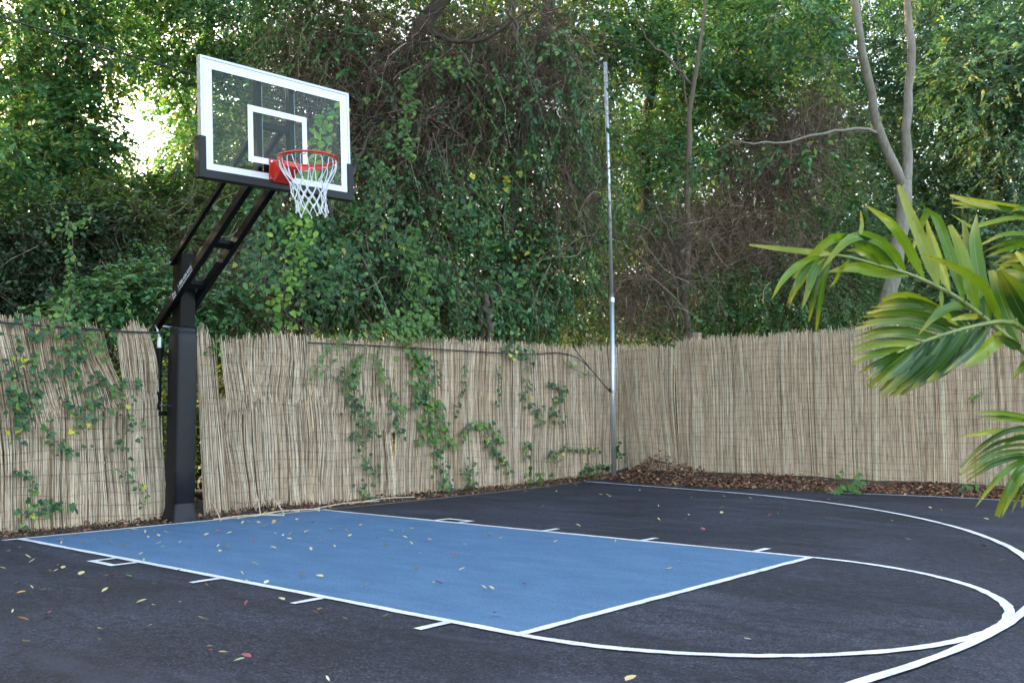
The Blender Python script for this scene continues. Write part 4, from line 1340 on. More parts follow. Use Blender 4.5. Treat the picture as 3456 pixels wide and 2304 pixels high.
# --- the wood far behind
r_ = np.random.default_rng(77)
blobs = []
for u in range(-500, 4200, 260):
    for v, n in ((1060, 260), (900, 330), (650, 300), (330, 300), (0, 260), (-350, 260)):
        uu, vv = u + r_.uniform(-80, 80), v + r_.uniform(-60, 60)
        if uu < 950 and vv < -100:
            continue
        if 330 < uu < 620 and 200 < vv < 560:
            continue
        if uu < 950 and vv < 450:
            n = int(n * 0.7)
        if uu > 2700 and vv < 800:
            n = int(n * 0.75)
        blobs.append(B(uu, vv, 36 + r_.uniform(-3, 4), 190, 200, 2.0, n))
V, F_, _r = foliage(blobs, 0.21, 50, slen=1.0, m=12)
tag(obj_from(np_mesh('far_wood', V, F_), 'far_wood', M['lf_far']), kind='stuff')


# ------------------------------------------------------------------ vines with single leaves
def leaf_mesh(name, outline, fold=0.16, curl=-0.12):
    """outline: half outline (x>=0) from base to tip along y; midrib folded"""
    V, f = [], []
    ys = [q[1] for q in outline]
    for x, y in outline:
        V.append((0, y, curl * y * y))
    n = len(outline)
    for s in (1, -1):
        for x, y in outline:
            V.append((s * x, y, curl * y * y + fold * x - 0.3 * x * x))
    for i in range(n - 1):
        f.append((i, n + i, n + i + 1, i + 1))
        f.append((i, i + 1, 2 * n + i + 1, 2 * n + i))
    me = bpy.data.meshes.new(name)
    # merge zero-width ends
    me.from_pydata(V, [], f)
    me.update()
    return me


def lobed_mesh(name, k=5, spread=2.2):
    """palmate creeper leaf of k leaflets"""
    V, f = [], []
    for i in range(k):
        a = spread * (i / (k - 1) - 0.5)
        L = 1.0 - 0.35 * abs(i - (k - 1) / 2) / ((k - 1) / 2)
        c, s = math.cos(a), math.sin(a)
        b = len(V)
        for x, y, z in ((0, 0.02, 0), (0.17, 0.55, 0.05), (0, 1, -0.12), (-0.17, 0.55, 0.05)):
            x, y = x * L, y * L
            V.append((x * c + y * s, -x * s + y * c, z * L))
        f += [(b, b + 1, b + 2), (b, b + 2, b + 3)]
    me = bpy.data.meshes.new(name)
    me.from_pydata(V, [], f)
    me.update()
    return me


HEART = [(0.0, 0.08), (0.30, 0.02), (0.46, 0.22), (0.40, 0.50), (0.20, 0.80), (0.0, 1.0)]
OVAL = [(0.0, 0.0), (0.20, 0.15), (0.31, 0.42), (0.24, 0.72), (0.09, 0.92), (0.0, 1.0)]
IVY = [(0.0, 0.10), (0.34, 0.0), (0.44, 0.22), (0.26, 0.38), (0.34, 0.60), (0.12, 0.74), (0.0, 1.0)]
LM = {}
for mk in ('ivy', 'ivy_lt', 'lime'):
    for nm, me in (('heart', leaf_mesh('heart_leaf', HEART)), ('oval', leaf_mesh('oval_leaf', OVAL)), ('ivy', leaf_mesh('ivy_leaf', IVY)), ('palmate', lobed_mesh('creeper_leaf'))):
        me.materials.append(M[mk])
        for p_ in me.polygons:
            p_.use_smooth = True
        LM[mk, nm] = me


def put_leaf(me, pos, d, nm, size, parent, org):
    d = Vector(d).normalized()
    nm = Vector(nm)
    nm = (nm - nm.dot(d) * d).normalized()
    x = d.cross(nm)
    o = bpy.data.objects.new('leaf', me)
    p = Vector(pos) - Vector(org)
    o.matrix_local = Matrix(((x.x * size, d.x * size, nm.x * size, p.x), (x.y * size, d.y * size, nm.y * size, p.y), (x.z * size, d.z * size, nm.z * size, p.z), (0, 0, 0, 1)))
    COL.objects.link(o)
    o.parent = parent


def vine(pts, label, n, size, kinds, mk, out, group=None, spread=0.05, name='climbing_vine', stem=0.0035, seed=0):
    """pts: 3D points of the stem; n leaves spread about it; out = direction the leaves face"""
    r = random.Random(seed * 13 + 5)
    P = catmull([tuple(p) for p in pts], max(12, 4 * len(pts)))
    org = P[0]
    root = empty(name, org, label, 'vine', group)
    rad = np.linspace(stem, stem * 0.5, len(P))
    MB().tube([tuple(q) for q in P], list(rad), 5).build('stem', M['vstem'], root, org)
    out = Vector(out).normalized()
    side = out.cross(Vector((0, 0, 1))).normalized()
    for i in range(n):
        t = (i + r.random()) / n * (len(P) - 1)
        k = min(int(t), len(P) - 2)
        p = Vector(P[k]).lerp(Vector(P[k + 1]), t - k)
        dx, dz = r.gauss(0, spread), r.gauss(0, spread * 0.7)
        q = p + side * dx + Vector((0, 0, dz)) + out * (0.012 + abs(r.gauss(0, 0.02)))
        d = Vector((0, 0, -1)) * r.uniform(0.3, 1.0) + side * (r.choice((-1, 1)) * r.uniform(0.1, 0.9)) + out * r.uniform(0.05, 0.6)
        nm = out * r.uniform(0.5, 1) + Vector((0, 0, 1)) * r.uniform(0.2, 1.0) + side * r.gauss(0, 0.3)
        put_leaf(LM[mk, r.choice(kinds)], q, d, nm, size * r.uniform(0.45, 1.3), root, org)
    return root


OUTA = (1, -0.1, 0)
IV = ('ivy', 'heart', 'heart')
CR = ('palmate', 'palmate', 'oval')


def A_(lst, o=0.045):
    return [offA(u, v, o) for u, v in lst]


fence_vines = [
    ([(70, 1060), (100, 1180), (120, 1290), (60, 1400), (90, 1480)], 'dense ivy strand hanging from the fence top near the left edge', 60, 0.062, IV, 'ivy', 0.06),
    ([(0, 1210), (40, 1300), (70, 1400)], 'short ivy clump on the reeds at the very left edge', 30, 0.06, IV, 'ivy', 0.05),
    ([(200, 1085), (225, 1200), (262, 1290), (280, 1370), (235, 1440)], 'thick ivy clump in the middle of the left reed screen', 75, 0.062, IV, 'ivy', 0.075),
    ([(150, 1050), (190, 1090), (300, 1140), (330, 1200)], 'light green sprigs spilling over the left fence top', 34, 0.055, IV, 'ivy_lt', 0.06),
    ([(330, 1280), (400, 1330), (425, 1420), (385, 1530)], 'ivy strand below the torn notch left of the post', 34, 0.055, IV, 'ivy', 0.05),
    ([(130, 1430), (190, 1500), (260, 1530)], 'sparse ivy runner halfway down the left screen', 18, 0.05, IV, 'ivy', 0.04),
    ([(40, 1580), (80, 1610), (110, 1650)], 'small ivy sprig low on the reeds at the left edge', 8, 0.05, IV, 'ivy', 0.03),
    ([(380, 1580), (470, 1640), (460, 1700)], 'thin ivy sprig low on the reeds beside the padded post', 12, 0.05, IV, 'ivy', 0.035),
    ([(60, 1740), (130, 1700), (210, 1705)], 'creeper growing up from the ground at the left fence foot', 34, 0.055, IV, 'ivy', 0.045),
    ([(440, 1290), (455, 1285), (470, 1300)], 'single leaf cluster on the narrow reed flap', 5, 0.055, IV, 'ivy', 0.02),
    ([(690, 1180), (700, 1170), (735, 1190)], 'small sprig on the loose reed strip right of the post', 6, 0.05, IV, 'ivy_lt', 0.02),
    ([(1190, 1130), (1120, 1165), (1070, 1230), (1040, 1285)], 'light green creeper below the net trailing leftwards', 26, 0.062, CR, 'ivy_lt', 0.05),
    ([(1200, 1190), (1180, 1260), (1170, 1300)], 'bright creeper tuft under the black cord', 22, 0.065, CR, 'ivy_lt', 0.04),
    ([(1140, 1250), (1160, 1310), (1200, 1380), (1225, 1440), (1220, 1480)], 'dark ivy column left of the long hanging vine', 60, 0.06, IV, 'ivy', 0.06),
    ([(1195, 1490), (1215, 1545), (1260, 1610)], 'dark ivy strand low under the ivy column', 26, 0.055, IV, 'ivy', 0.04),
    ([(1210, 1630), (1230, 1670), (1250, 1685)], 'ivy tuft at the fence foot under the dark ivy column', 18, 0.055, IV, 'ivy', 0.035),
    ([(1265, 1180), (1270, 1260), (1310, 1330), (1330, 1400)], 'light creeper strand left of the long hanging vine', 34, 0.062, CR, 'ivy_lt', 0.045),
    ([(1320, 1380), (1335, 1420), (1340, 1465)], 'creeper strand ending in a loose tuft in mid fence', 20, 0.058, IV, 'ivy', 0.04),
    ([(1330, 1090), (1375, 1150), (1400, 1230), (1415, 1310), (1440, 1400), (1440, 1490)], 'long bright vine hanging from the fence top in mid fence', 120, 0.07, ('heart',), 'ivy_lt', 0.075),
    ([(1250, 1105), (1330, 1090), (1420, 1085), (1440, 1140)], 'broad leafy mass spilling over the fence top at mid fence', 90, 0.075, CR, 'ivy_lt', 0.085),
    ([(1420, 1200), (1450, 1280), (1400, 1350), (1385, 1390)], 'dark ivy mass over the middle of the reed fence', 55, 0.06, IV, 'ivy', 0.06),
    ([(1450, 1340), (1490, 1400), (1495, 1480), (1545, 1490)], 'round-leaved vine curving out at mid fence', 30, 0.07, ('heart',), 'ivy_lt', 0.04),
    ([(1545, 1460), (1590, 1425), (1640, 1440), (1680, 1490)], 'round-leaved vine arching rightwards off the fence', 26, 0.075, ('heart',), 'ivy_lt', 0.04),
    ([(1460, 1490), (1470, 1560), (1490, 1640), (1500, 1660)], 'ivy strand reaching the ground in mid fence', 42, 0.06, IV, 'ivy', 0.05),
    ([(1630, 1470), (1660, 1530), (1700, 1570)], 'dark ivy patch under the arching vine', 34, 0.06, IV, 'ivy', 0.05),
    ([(1560, 1560), (1570, 1610), (1590, 1650)], 'low ivy tuft beside the ground under the arching vine', 22, 0.055, IV, 'ivy', 0.045),
    ([(1560, 1225), (1555, 1300), (1535, 1370), (1530, 1410)], 'sparse ivy runner right of the hanging vine', 16, 0.058, IV, 'ivy', 0.025),
    ([(1665, 1230), (1675, 1300), (1665, 1380)], 'few ivy leaves in a line on the right part of the long screen', 10, 0.055, IV, 'ivy', 0.02),
    ([(1730, 1120), (1700, 1190), (1760, 1180), (1775, 1260)], 'dark ivy hanging over the fence top left of the steel pole', 46, 0.062, IV, 'ivy', 0.06),
    ([(1770, 1290), (1765, 1345), (1810, 1400), (1800, 1430)], 'dark ivy clump in the upper fence left of the steel pole', 34, 0.06, IV, 'ivy', 0.05),
    ([(1840, 1290), (1890, 1320), (1860, 1380), (1880, 1430)], 'ivy clump nearest the steel pole at mid height', 40, 0.06, IV, 'ivy', 0.05),
    ([(1890, 1210), (1910, 1235), (1990, 1270)], 'thin light sprig beside the diagonal black cord', 10, 0.06, CR, 'ivy_lt', 0.03),
    ([(1750, 1490), (1775, 1510), (1760, 1540)], 'small dark ivy tuft low on the long screen', 14, 0.06, IV, 'ivy', 0.035),
    ([(1860, 1540), (1900, 1510), (1950, 1520), (2010, 1510)], 'row of ivy leaves low on the reeds near the steel pole', 26, 0.058, IV, 'ivy', 0.03),
    ([(1830, 1550), (1850, 1530), (1870, 1560)], 'little ivy bunch above the fence foot near the pole', 12, 0.055, IV, 'ivy', 0.03),
    ([(1950, 1590), (2000, 1575), (2050, 1570)], 'ivy creeping at the base of the steel pole', 34, 0.06, IV, 'ivy', 0.04),
]
for i, (pl, lab, n, sz, kinds, mk, sp) in enumerate(fence_vines):
    vine(A_(pl), lab, int(n * 1.75), sz * 0.9, kinds, mk, OUTA, 'vines on the reed fence', sp * 1.35, seed=i)
p_ = AY(3300, 1330, 7.94)
vine([p_, p_ + np.array([-0.08, 0, -0.06])], 'green sprig on the wire-crossed reeds behind the palm', 9, 0.05, CR, 'ivy_lt', (0, -1, 0), None, 0.04, seed=60)
p_ = AY(2085, 1490, 7.75)
vine([p_, p_ + np.array([0.02, 0, -0.12]), p_ + np.array([0.05, 0, -0.22])], 'ivy in the dark gap between steel pole and corner post', 18, 0.06, IV, 'ivy', (0.3, -1, 0), None, 0.04, seed=61)

# hanging vines behind the fence
TOC = tuple(CAM - D(1500, 700, 10))
TOC = (TOC[0], TOC[1], 0.15)
def HV(u, v):
    x = -6.2
    for _ in range(4):
        p = AX(u, v, x)
        x = line_at(LA, np.array([p[1]]))[0][0] - 0.42 - 0.10 * math.sin(u * 0.02)
    return AX(u, v, x)


hang = [
    ([HV(1130, 360), HV(1105, 450), HV(1060, 540), HV(1045, 640)], 'lime-green vine seen through the right side of the glass backboard', 70, 0.10, ('heart',), 'lime', 0.10),
    ([HV(1035, 700), HV(1000, 780), HV(985, 900), HV(960, 1000), HV(950, 1090)], 'lime-green vine hanging straight below the net', 95, 0.095, ('heart', 'oval'), 'lime', 0.10),
    ([HV(1700, 560), HV(1690, 700), HV(1640, 800), HV(1660, 900), HV(1660, 980)], 'curtain of large round leaves on the dark trunk left of the pole', 130, 0.125, ('heart',), 'ivy', 0.22),
    ([HV(1560, 600), HV(1540, 720), HV(1570, 850)], 'mid-green vine curtain left of the large round leaves', 80, 0.10, ('heart', 'oval'), 'ivy', 0.16),
    ([HV(1790, 760), HV(1800, 880), HV(1790, 980), HV(1800, 1090)], 'leafy strand right of the large round leaves', 80, 0.10, ('oval', 'heart'), 'ivy', 0.12),
    ([HV(1380, 250), HV(1385, 330), HV(1370, 420), HV(1390, 540)], 'slender light green strand dangling in the twigs right of the backboard', 55, 0.10, CR, 'ivy_lt', 0.06),
    ([HV(1450, 210), HV(1540, 225), HV(1600, 240)], 'light green sprays across the twig mass above centre', 36, 0.10, CR, 'ivy_lt', 0.08),
    ([HV(1250, 520), HV(1290, 640), HV(1280, 760), HV(1330, 880)], 'creeper curtain right of the backboard', 90, 0.10, CR, 'ivy', 0.14),
    ([HV(1390, 770), HV(1410, 880), HV(1430, 980), HV(1420, 1080)], 'broad bright creeper reaching the fence top below centre', 100, 0.105, CR, 'ivy_lt', 0.13),
    ([HV(1180, 820), HV(1150, 920), HV(1180, 1020)], 'creeper curtain right of the net above the fence', 80, 0.095, CR, 'ivy', 0.14),
    ([HV(870, 780), HV(870, 880), HV(860, 980)], 'cool green creeper hanging left of the lime vine', 60, 0.095, CR, 'ivy', 0.11),
    ([HV(1530, 900), HV(1540, 1000), HV(1560, 1090)], 'leafy strand above the fence left of the pale stub trunk', 60, 0.09, ('oval',), 'ivy', 0.10),
    ([D(220, 690, 10.6), D(245, 820, 10.6), D(235, 920, 10.5), D(225, 1050, 10.4)], 'pale drooping vine in front of the dark evergreen shrub', 40, 0.075, ('oval',), 'ivy_lt', 0.03),
    ([D(310, 690, 10.9), D(300, 740, 10.9), D(240, 760, 10.9), D(190, 790, 10.9)], 'pale sprays arching over the dark evergreen shrub', 26, 0.075, ('oval', 'heart'), 'ivy_lt', 0.06),
    ([D(250, 1010, 10.0), D(220, 1050, 9.8), D(200, 1090, 9.6)], 'fresh green shoot above the left fence top', 22, 0.07, ('oval',), 'ivy_lt', 0.06),
    ([HV(1050, 820), HV(1030, 900), HV(1050, 990), HV(1040, 1080)], 'mixed green vine right of the lime vine', 70, 0.09, ('oval', 'heart'), 'ivy', 0.10),
]
for i, (pl, lab, n, sz, kinds, mk, sp) in enumerate(hang):
    vine(pl, lab, int(n * 1.6), sz * 0.82, kinds, mk, TOC, 'vines hanging behind the fence', sp, 'hanging_vine', 0.007, seed=100 + i)
# small leafy plants at the fence foot
for i, (pl, lab, n, sz, mk) in enumerate([
    ([G(1790, 1640, 0.02), G(1790, 1600, 0.14), G(1785, 1565, 0.28)], 'bright green seedling at the foot of the long reed screen', 24, 0.08, 'ivy_lt'),
    ([G(2890, 1662, 0.02), G(2870, 1640, 0.08), G(2850, 1630, 0.14)], 'low ferny weed in the leaf litter by the sideline', 30, 0.10, 'ivy_lt'),
    ([G(3250, 1660, 0.03), G(3270, 1650, 0.06), G(3290, 1645, 0.09)], 'small weed in the litter below the right fence', 14, 0.07, 'ivy_lt')]):
    vine(pl, lab, n, sz, CR if i else ('heart',), mk, (0.4, -1, 0.6), None, 0.09, 'weed', 0.003, seed=140 + i)
# ------------------------------------------------------------------ potted palm at the right
def Z1(x, y):
    return 2500 + x * 0.4465, 600 + y * 0.4465


def Z3(x, y):
    return 3156 + x * 0.3188, 1300 + y * 0.3188


hub = D(3800, 1420, 2.45)
palm = empty('potted_palm', (hub[0], hub[1], 0), 'feathery green palm leaning into the picture from the right', 'palm')
PO2 = np.array([hub[0], hub[1], 0.0])
mb = MB()
prof = [(0.0, 0.13), (0.02, 0.15), (0.30, 0.185), (0.31, 0.20), (0.36, 0.20), (0.36, 0.18), (0.31, 0.17)]
NS = 24
V = [(r_ * math.cos(2 * math.pi * k / NS), r_ * math.sin(2 * math.pi * k / NS), z) for z, r_ in prof for k in range(NS)]
f = [(i * NS + k, i * NS + (k + 1) % NS, (i + 1) * NS + (k + 1) % NS, (i + 1) * NS + k) for i in range(len(prof) - 1) for k in range(NS)] + [tuple(range(NS))[::-1]]
pot = mb.add(V, f).build('pot', M['terra'], palm, smooth=True)
MB().add([(0.172 * math.cos(2 * math.pi * k / NS), 0.172 * math.sin(2 * math.pi * k / NS), 0.315) for k in range(NS)], [tuple(range(NS))]).build('potting_soil', M['soil'], pot)
MB().tube([(0, 0, 0.30), (0.01, 0, 0.55), (0, 0.01, 0.8), tuple(hub - PO2)], [0.035, 0.03, 0.028, 0.02], 10).build('trunk', M['rachis'], palm, smooth=True)


def leaflet(pts, dep0, dep1, wpx, mat, parent, seed, blunt=False, conv=Z1, sc=0.4465):
    r = random.Random(seed)
    n = 12
    k = len(pts)
    P = catmull([tuple(D(*conv(*q), dep0 + (dep1 - dep0) * (i / (k - 1)) + 0.02 * math.sin(i * 2 + seed))) for i, q in enumerate(pts)], n)
    w = wpx * sc / F_PX * (dep0 + dep1) / 2
    roll = r.uniform(-0.5, 0.5)
    tip0 = 0.35 if blunt else 0.05
    V, f = [], []
    sp = None
    for i in range(n):
        t = i / (n - 1)
        tg = Vector(P[min(i + 1, n - 1)] - P[max(i - 1, 0)]).normalized()
        vd = Vector(P[i] - CAM).normalized()
        s = tg.cross(vd).normalized()
        s = Matrix.Rotation(roll + 0.4 * (t - 0.5), 3, tg) @ s
        if sp is not None and s.dot(sp) < 0:
            s = -s
        sp = s
        nn_ = s.cross(tg).normalized()
        prof_ = min(1.0, 0.25 + t / 0.22) if t < 0.22 else 1.0
        if t > 0.55:
            prof_ *= 1 - (1 - tip0) * ((t - 0.55) / 0.45) ** 1.5
        hw_ = w * 0.44 * prof_ * r.uniform(0.95, 1.05)
        c = Vector(P[i])
        for a, dn in ((-1, 0.30), (-0.5, 0.12), (0, 0), (0.5, 0.12), (1, 0.30)):
            V.append(c + s * (a * hw_) - nn_ * (dn * hw_))
    for i in range(n - 1):
        for j in range(4):
            f.append((i * 5 + j, i * 5 + j + 1, i * 5 + 6 + j, i * 5 + 5 + j))
    o = MB().add(V, f).build('leaflet', mat, parent, PO2, smooth=True)
    at_ = o.data.attributes.new('along', 'FLOAT', 'POINT')
    at_.data.foreach_set('value', np.repeat(np.linspace(0, 1, n), 5).astype(np.float32))
    at_ = o.data.attributes.new('across', 'FLOAT', 'POINT')
    at_.data.foreach_set('value', np.tile(np.array([-1, -0.5, 0, 0.5, 1]), n).astype(np.float32))
    return o


def frond(rach, deps, leaflets, label, seed, conv=Z1, sc=0.4465):
    k = len(rach)
    pts = [D(*conv(*q), d) for q, d in zip(rach, deps)]
    P = catmull([tuple(hub)] + [tuple(p) for p in pts], 26)
    fr_ = MB().tube([tuple(q) for q in P], list(np.linspace(0.010, 0.0025, len(P))), 7).build('frond', M['rachis'], palm, PO2, smooth=True)
    fr_['label'] = label
    extra = []
    for (p0, w0, m0, d0_), (p1, w1, m1, d1_) in zip(leaflets[:-1], leaflets[1:]):
        if len(p0) == len(p1) and math.hypot(p0[0][0] - p1[0][0], p0[0][1] - p1[0][1]) < 190 and math.hypot(p0[-1][0] - p1[-1][0], p0[-1][1] - p1[-1][1]) < 260:
            extra.append(([((a[0] + b[0]) / 2, (a[1] + b[1]) / 2 + 6) for a, b in zip(p0, p1)], (w0 + w1) / 2 * 0.85, 'palm_dk' if m0 != 'palm_yl' else m1, (d0_ + d1_) / 2 + 0.04))
    for i, (pl, w, mk, dd) in enumerate(list(leaflets) + extra):
        base = np.array(conv(*pl[0]))
        # depth of the rachis where the leaflet starts
        uv = np.array([((q - CAM) @ R2 / ((q - CAM) @ _F) * F_PX + 1728, 1152 - (q - CAM) @ U2 / ((q - CAM) @ _F) * F_PX) for q in P])
        dep = [(q - CAM) @ _F for q in P]
        d0 = dep[int(np.argmin(((uv - base) ** 2).sum(1)))]
        leaflet(pl, d0, d0 + dd, w, M[mk], fr_, seed * 50 + i, blunt=(i % 3 == 0), conv=conv, sc=sc)


g_, dk, yl = 'palm', 'palm_dk', 'palm_yl'
frond([(2300, 1450), (2141, 1310), (1950, 1150), (1700, 950), (1500, 830), (1250, 720), (1000, 650), (830, 600), (700, 582), (600, 592)],
      [2.42, 2.4, 2.36, 2.3, 2.26, 2.22, 2.18, 2.15, 2.13, 2.12],
      [([(2110, 1245), (2010, 1020), (1930, 800), (1890, 700)], 120, dk, 0.1), ([(1985, 1140), (1900, 930), (1800, 780), (1560, 645), (1350, 575)], 78, g_, -0.15),
       ([(1880, 1070), (1810, 800), (1765, 480), (1785, 270)], 120, g_, 0.1), ([(1790, 1000), (1710, 740), (1650, 520), (1580, 360)], 105, g_, 0.12),
       ([(1690, 940), (1600, 650), (1530, 440), (1450, 260), (1395, 290), (1340, 430), (1262, 650)], 88, g_, 0.05), ([(1585, 860), (1500, 620), (1430, 420), (1400, 290)], 84, g_, 0.14),
       ([(1490, 810), (1390, 540), (1285, 300), (1190, 55)], 112, yl, 0.1), ([(1390, 765), (1290, 560), (1180, 390), (1070, 290), (930, 200)], 92, g_, 0.06),
       ([(1240, 700), (1160, 580), (1050, 480), (940, 437), (820, 465), (700, 580), (580, 740)], 84, g_, -0.12), ([(1130, 665), (1000, 570), (900, 490), (790, 452), (680, 465), (560, 570), (400, 755)], 84, g_, -0.05),
       ([(1060, 655), (960, 580), (870, 545), (800, 555)], 60, g_, 0.05), ([(1515, 850), (1518, 930), (1512, 1005)], 32, yl, -0.05),
       ([(720, 585), (480, 558), (280, 538), (65, 508)], 54, yl, 0.1), ([(620, 592), (450, 650), (320, 770), (232, 920)], 64, g_, -0.05),
       ([(660, 595), (560, 690), (510, 850), (460, 1000)], 76, g_, -0.1), ([(690, 600), (630, 760), (598, 950), (570, 1160)], 44, g_, 0.06),
       ([(640, 600), (500, 730), (410, 860), (362, 980)], 42, yl, 0.02), ([(820, 610), (750, 700), (715, 780), (670, 825)], 32, yl, 0.04), ([(905, 430), (915, 340), (905, 250)], 34, yl, 0.02),
       ([(1260, 735), (1030, 705), (850, 680), (645, 715)], 108, g_, -0.06), ([(1710, 962), (1570, 985), (1440, 1080), (1340, 1190)], 82, g_, -0.2),
       ([(1810, 1045), (1700, 1050), (1590, 1072)], 56, yl, -0.12), ([(1990, 1180), (1890, 1260), (1780, 1350), (1680, 1440)], 130, g_, -0.15), ([(2110, 1290), (2010, 1230), (1900, 1190)], 80, dk, -0.1)],
      'long upper frond arching left with drooping tip', 1)
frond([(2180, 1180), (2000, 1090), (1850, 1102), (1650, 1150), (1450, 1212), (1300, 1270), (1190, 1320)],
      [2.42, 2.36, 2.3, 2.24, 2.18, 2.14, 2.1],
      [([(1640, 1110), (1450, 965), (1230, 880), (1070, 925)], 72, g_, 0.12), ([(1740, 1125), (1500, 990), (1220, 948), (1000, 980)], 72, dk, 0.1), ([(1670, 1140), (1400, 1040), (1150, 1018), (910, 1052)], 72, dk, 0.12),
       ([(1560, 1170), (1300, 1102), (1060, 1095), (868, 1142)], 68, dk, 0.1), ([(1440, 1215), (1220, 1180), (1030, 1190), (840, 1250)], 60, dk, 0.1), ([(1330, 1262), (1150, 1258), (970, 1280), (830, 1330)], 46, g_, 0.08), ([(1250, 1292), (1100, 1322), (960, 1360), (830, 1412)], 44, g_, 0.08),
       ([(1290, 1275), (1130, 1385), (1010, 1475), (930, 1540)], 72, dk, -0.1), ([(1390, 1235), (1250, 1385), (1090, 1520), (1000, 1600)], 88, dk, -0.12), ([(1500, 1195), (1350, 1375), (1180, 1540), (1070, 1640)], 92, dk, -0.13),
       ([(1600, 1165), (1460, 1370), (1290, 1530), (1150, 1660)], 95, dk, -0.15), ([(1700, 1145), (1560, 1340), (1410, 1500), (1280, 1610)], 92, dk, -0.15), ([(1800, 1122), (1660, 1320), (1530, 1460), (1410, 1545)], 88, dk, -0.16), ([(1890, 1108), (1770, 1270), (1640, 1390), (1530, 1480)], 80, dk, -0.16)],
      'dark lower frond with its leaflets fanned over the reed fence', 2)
frond([(2500, 900), (2400, 650), (2330, 420), (2260, 280), (2160, 215)],
      [2.5, 2.55, 2.58, 2.6, 2.6],
      [([(2240, 260), (2080, 235), (1780, 190), (1580, 135)], 74, yl, 0.0), ([(2260, 300), (2050, 240), (1800, 218), (1610, 228)], 52, g_, 0.05), ([(2280, 330), (2100, 300), (1900, 335), (1750, 375), (1660, 320), (1580, 270)], 44, g_, 0.06),
       ([(2300, 400), (2141, 420), (1980, 432), (1820, 505)], 46, g_, 0.05), ([(2340, 480), (2141, 500), (1980, 545), (1845, 605)], 50, g_, 0.05), ([(2340, 560), (2141, 590), (2020, 650), (1920, 720)], 60, yl, 0.02),
       ([(2380, 640), (2200, 620), (2080, 590), (1970, 600)], 60, dk, 0.05), ([(2400, 700), (2200, 720), (2050, 700), (1900, 715)], 60, g_, 0.0), ([(2300, 360), (2200, 250), (2100, 230), (2040, 262)], 66, g_, 0.0)],
      'frond at the right edge with pale leaflets reaching left', 3)
frond([(2450, 1100), (2350, 800), (2250, 560), (2200, 400)],
      [2.4, 2.36, 2.34, 2.32],
      [([(2330, 1250), (2200, 1150), (2060, 900), (1950, 700)], 130, dk, -0.02), ([(2420, 1200), (2260, 1020), (2120, 830), (1960, 690)], 110, g_, -0.05), ([(2400, 1000), (2280, 860), (2160, 760), (2000, 720)], 110, dk, 0.05), ([(2380, 900), (2260, 740), (2160, 640), (2080, 560)], 80, g_, 0.05),
       ([(2330, 1380), (2200, 1380), (2120, 1440), (2055, 1525)], 70, g_, -0.05)],
      'broad dark leaflets at the right edge', 4)
frond([(1500, 500), (1150, 520), (1000, 560), (960, 700)],
      [2.3, 2.1, 2.02, 1.98],
      [([(1180, 340), (960, 330), (700, 288), (440, 297)], 60, g_, 0.05), ([(1180, 400), (960, 372), (700, 360), (520, 362)], 44, g_, 0.05), ([(1120, 480), (900, 475), (650, 485), (420, 520), (235, 555)], 58, g_, 0.08),
       ([(1120, 470), (880, 455), (660, 530), (450, 680), (268, 872)], 56, dk, 0.0), ([(1100, 540), (900, 545), (790, 590), (690, 680)], 66, dk, 0.05), ([(1080, 570), (850, 560), (650, 610), (480, 720), (330, 850)], 50, dk, 0.06),
       ([(1080, 680), (850, 690), (640, 730), (430, 850), (260, 945)], 48, dk, 0.0), ([(1080, 750), (850, 770), (640, 830), (460, 930), (310, 1028)], 48, dk, 0.0),
       ([(1060, 780), (860, 830), (700, 950), (570, 1100), (430, 1285)], 74, g_, -0.03), ([(1040, 760), (880, 900), (760, 1120), (640, 1380)], 98, g_, -0.05), ([(1080, 860), (930, 950), (810, 1160), (705, 1395)], 74, g_, -0.06), ([(1100, 1000), (1000, 1120), (940, 1220), (915, 1300)], 60, yl, -0.05)],
      'low frond with strap leaflets hanging over the sideline', 5, conv=Z3, sc=0.3188)

# ------------------------------------------------------------------ fallen leaves and litter
FLM = {}
SHAPES = [[(0, 0), (0.16, 0.18), (0.24, 0.45), (0.17, 0.75), (0, 1)], [(0, 0), (0.28, 0.12), (0.38, 0.40), (0.22, 0.78), (0, 1)], [(0, 0), (0.10, 0.2), (0.15, 0.5), (0.10, 0.8), (0, 1)]]
for k in ('yellow', 'cream', 'orange', 'red', 'green'):
    for j, sh in enumerate(SHAPES):
        me = leaf_mesh('fallen_leaf', sh, fold=(0.7, 0.55, 0.9)[j], curl=(0.30, 0.28, 0.40)[j])
        me.transform(Matrix.Translation((0, -0.5, 0.02)))
        me.materials.append(M['fl_' + k])
        FLM[k, j] = me
CODE = dict(y='yellow', w='cream', o='orange', r='red', g='green')
WORD = dict(y='small dull yellow leaf', w='tiny cream-coloured leaf', o='small orange-brown leaf', r='small red leaf', g='small pale green leaf')


def leaves(txt, cv, where, gname):
    for tok in txt.split():
        a, b_, c_ = tok.split(',')
        big = c_.isupper()
        k = c_.lower()
        u, v = cv(float(a), float(b_))
        p = G(u, v, 0.010)
        if p[0] < -5.6 or p[0] > 9:
            continue
        j = random.randrange(3)
        o = bpy.data.objects.new('fallen_leaf', FLM[CODE[k], j])
        sz = (random.uniform(0.036, 0.052) if not big else random.uniform(0.046, 0.058)) * (0.8 if k == 'w' else 1)
        o.location = (p[0], p[1], 0.0125 + random.uniform(0, 0.004))
        o.rotation_euler = (random.uniform(-0.12, 0.12), random.uniform(-0.25, 0.25), random.uniform(0, 6.28))
        o.scale = (sz, sz, sz)
        COL.objects.link(o)
        w_ = WORD[k] if not big else WORD[k].replace('small', 'larger curled').replace('tiny', 'larger curled')
        tag(o, w_ + ' lying on ' + where, 'leaf', CODE[k] + (' large' if big else '') + ' leaves on ' + gname)


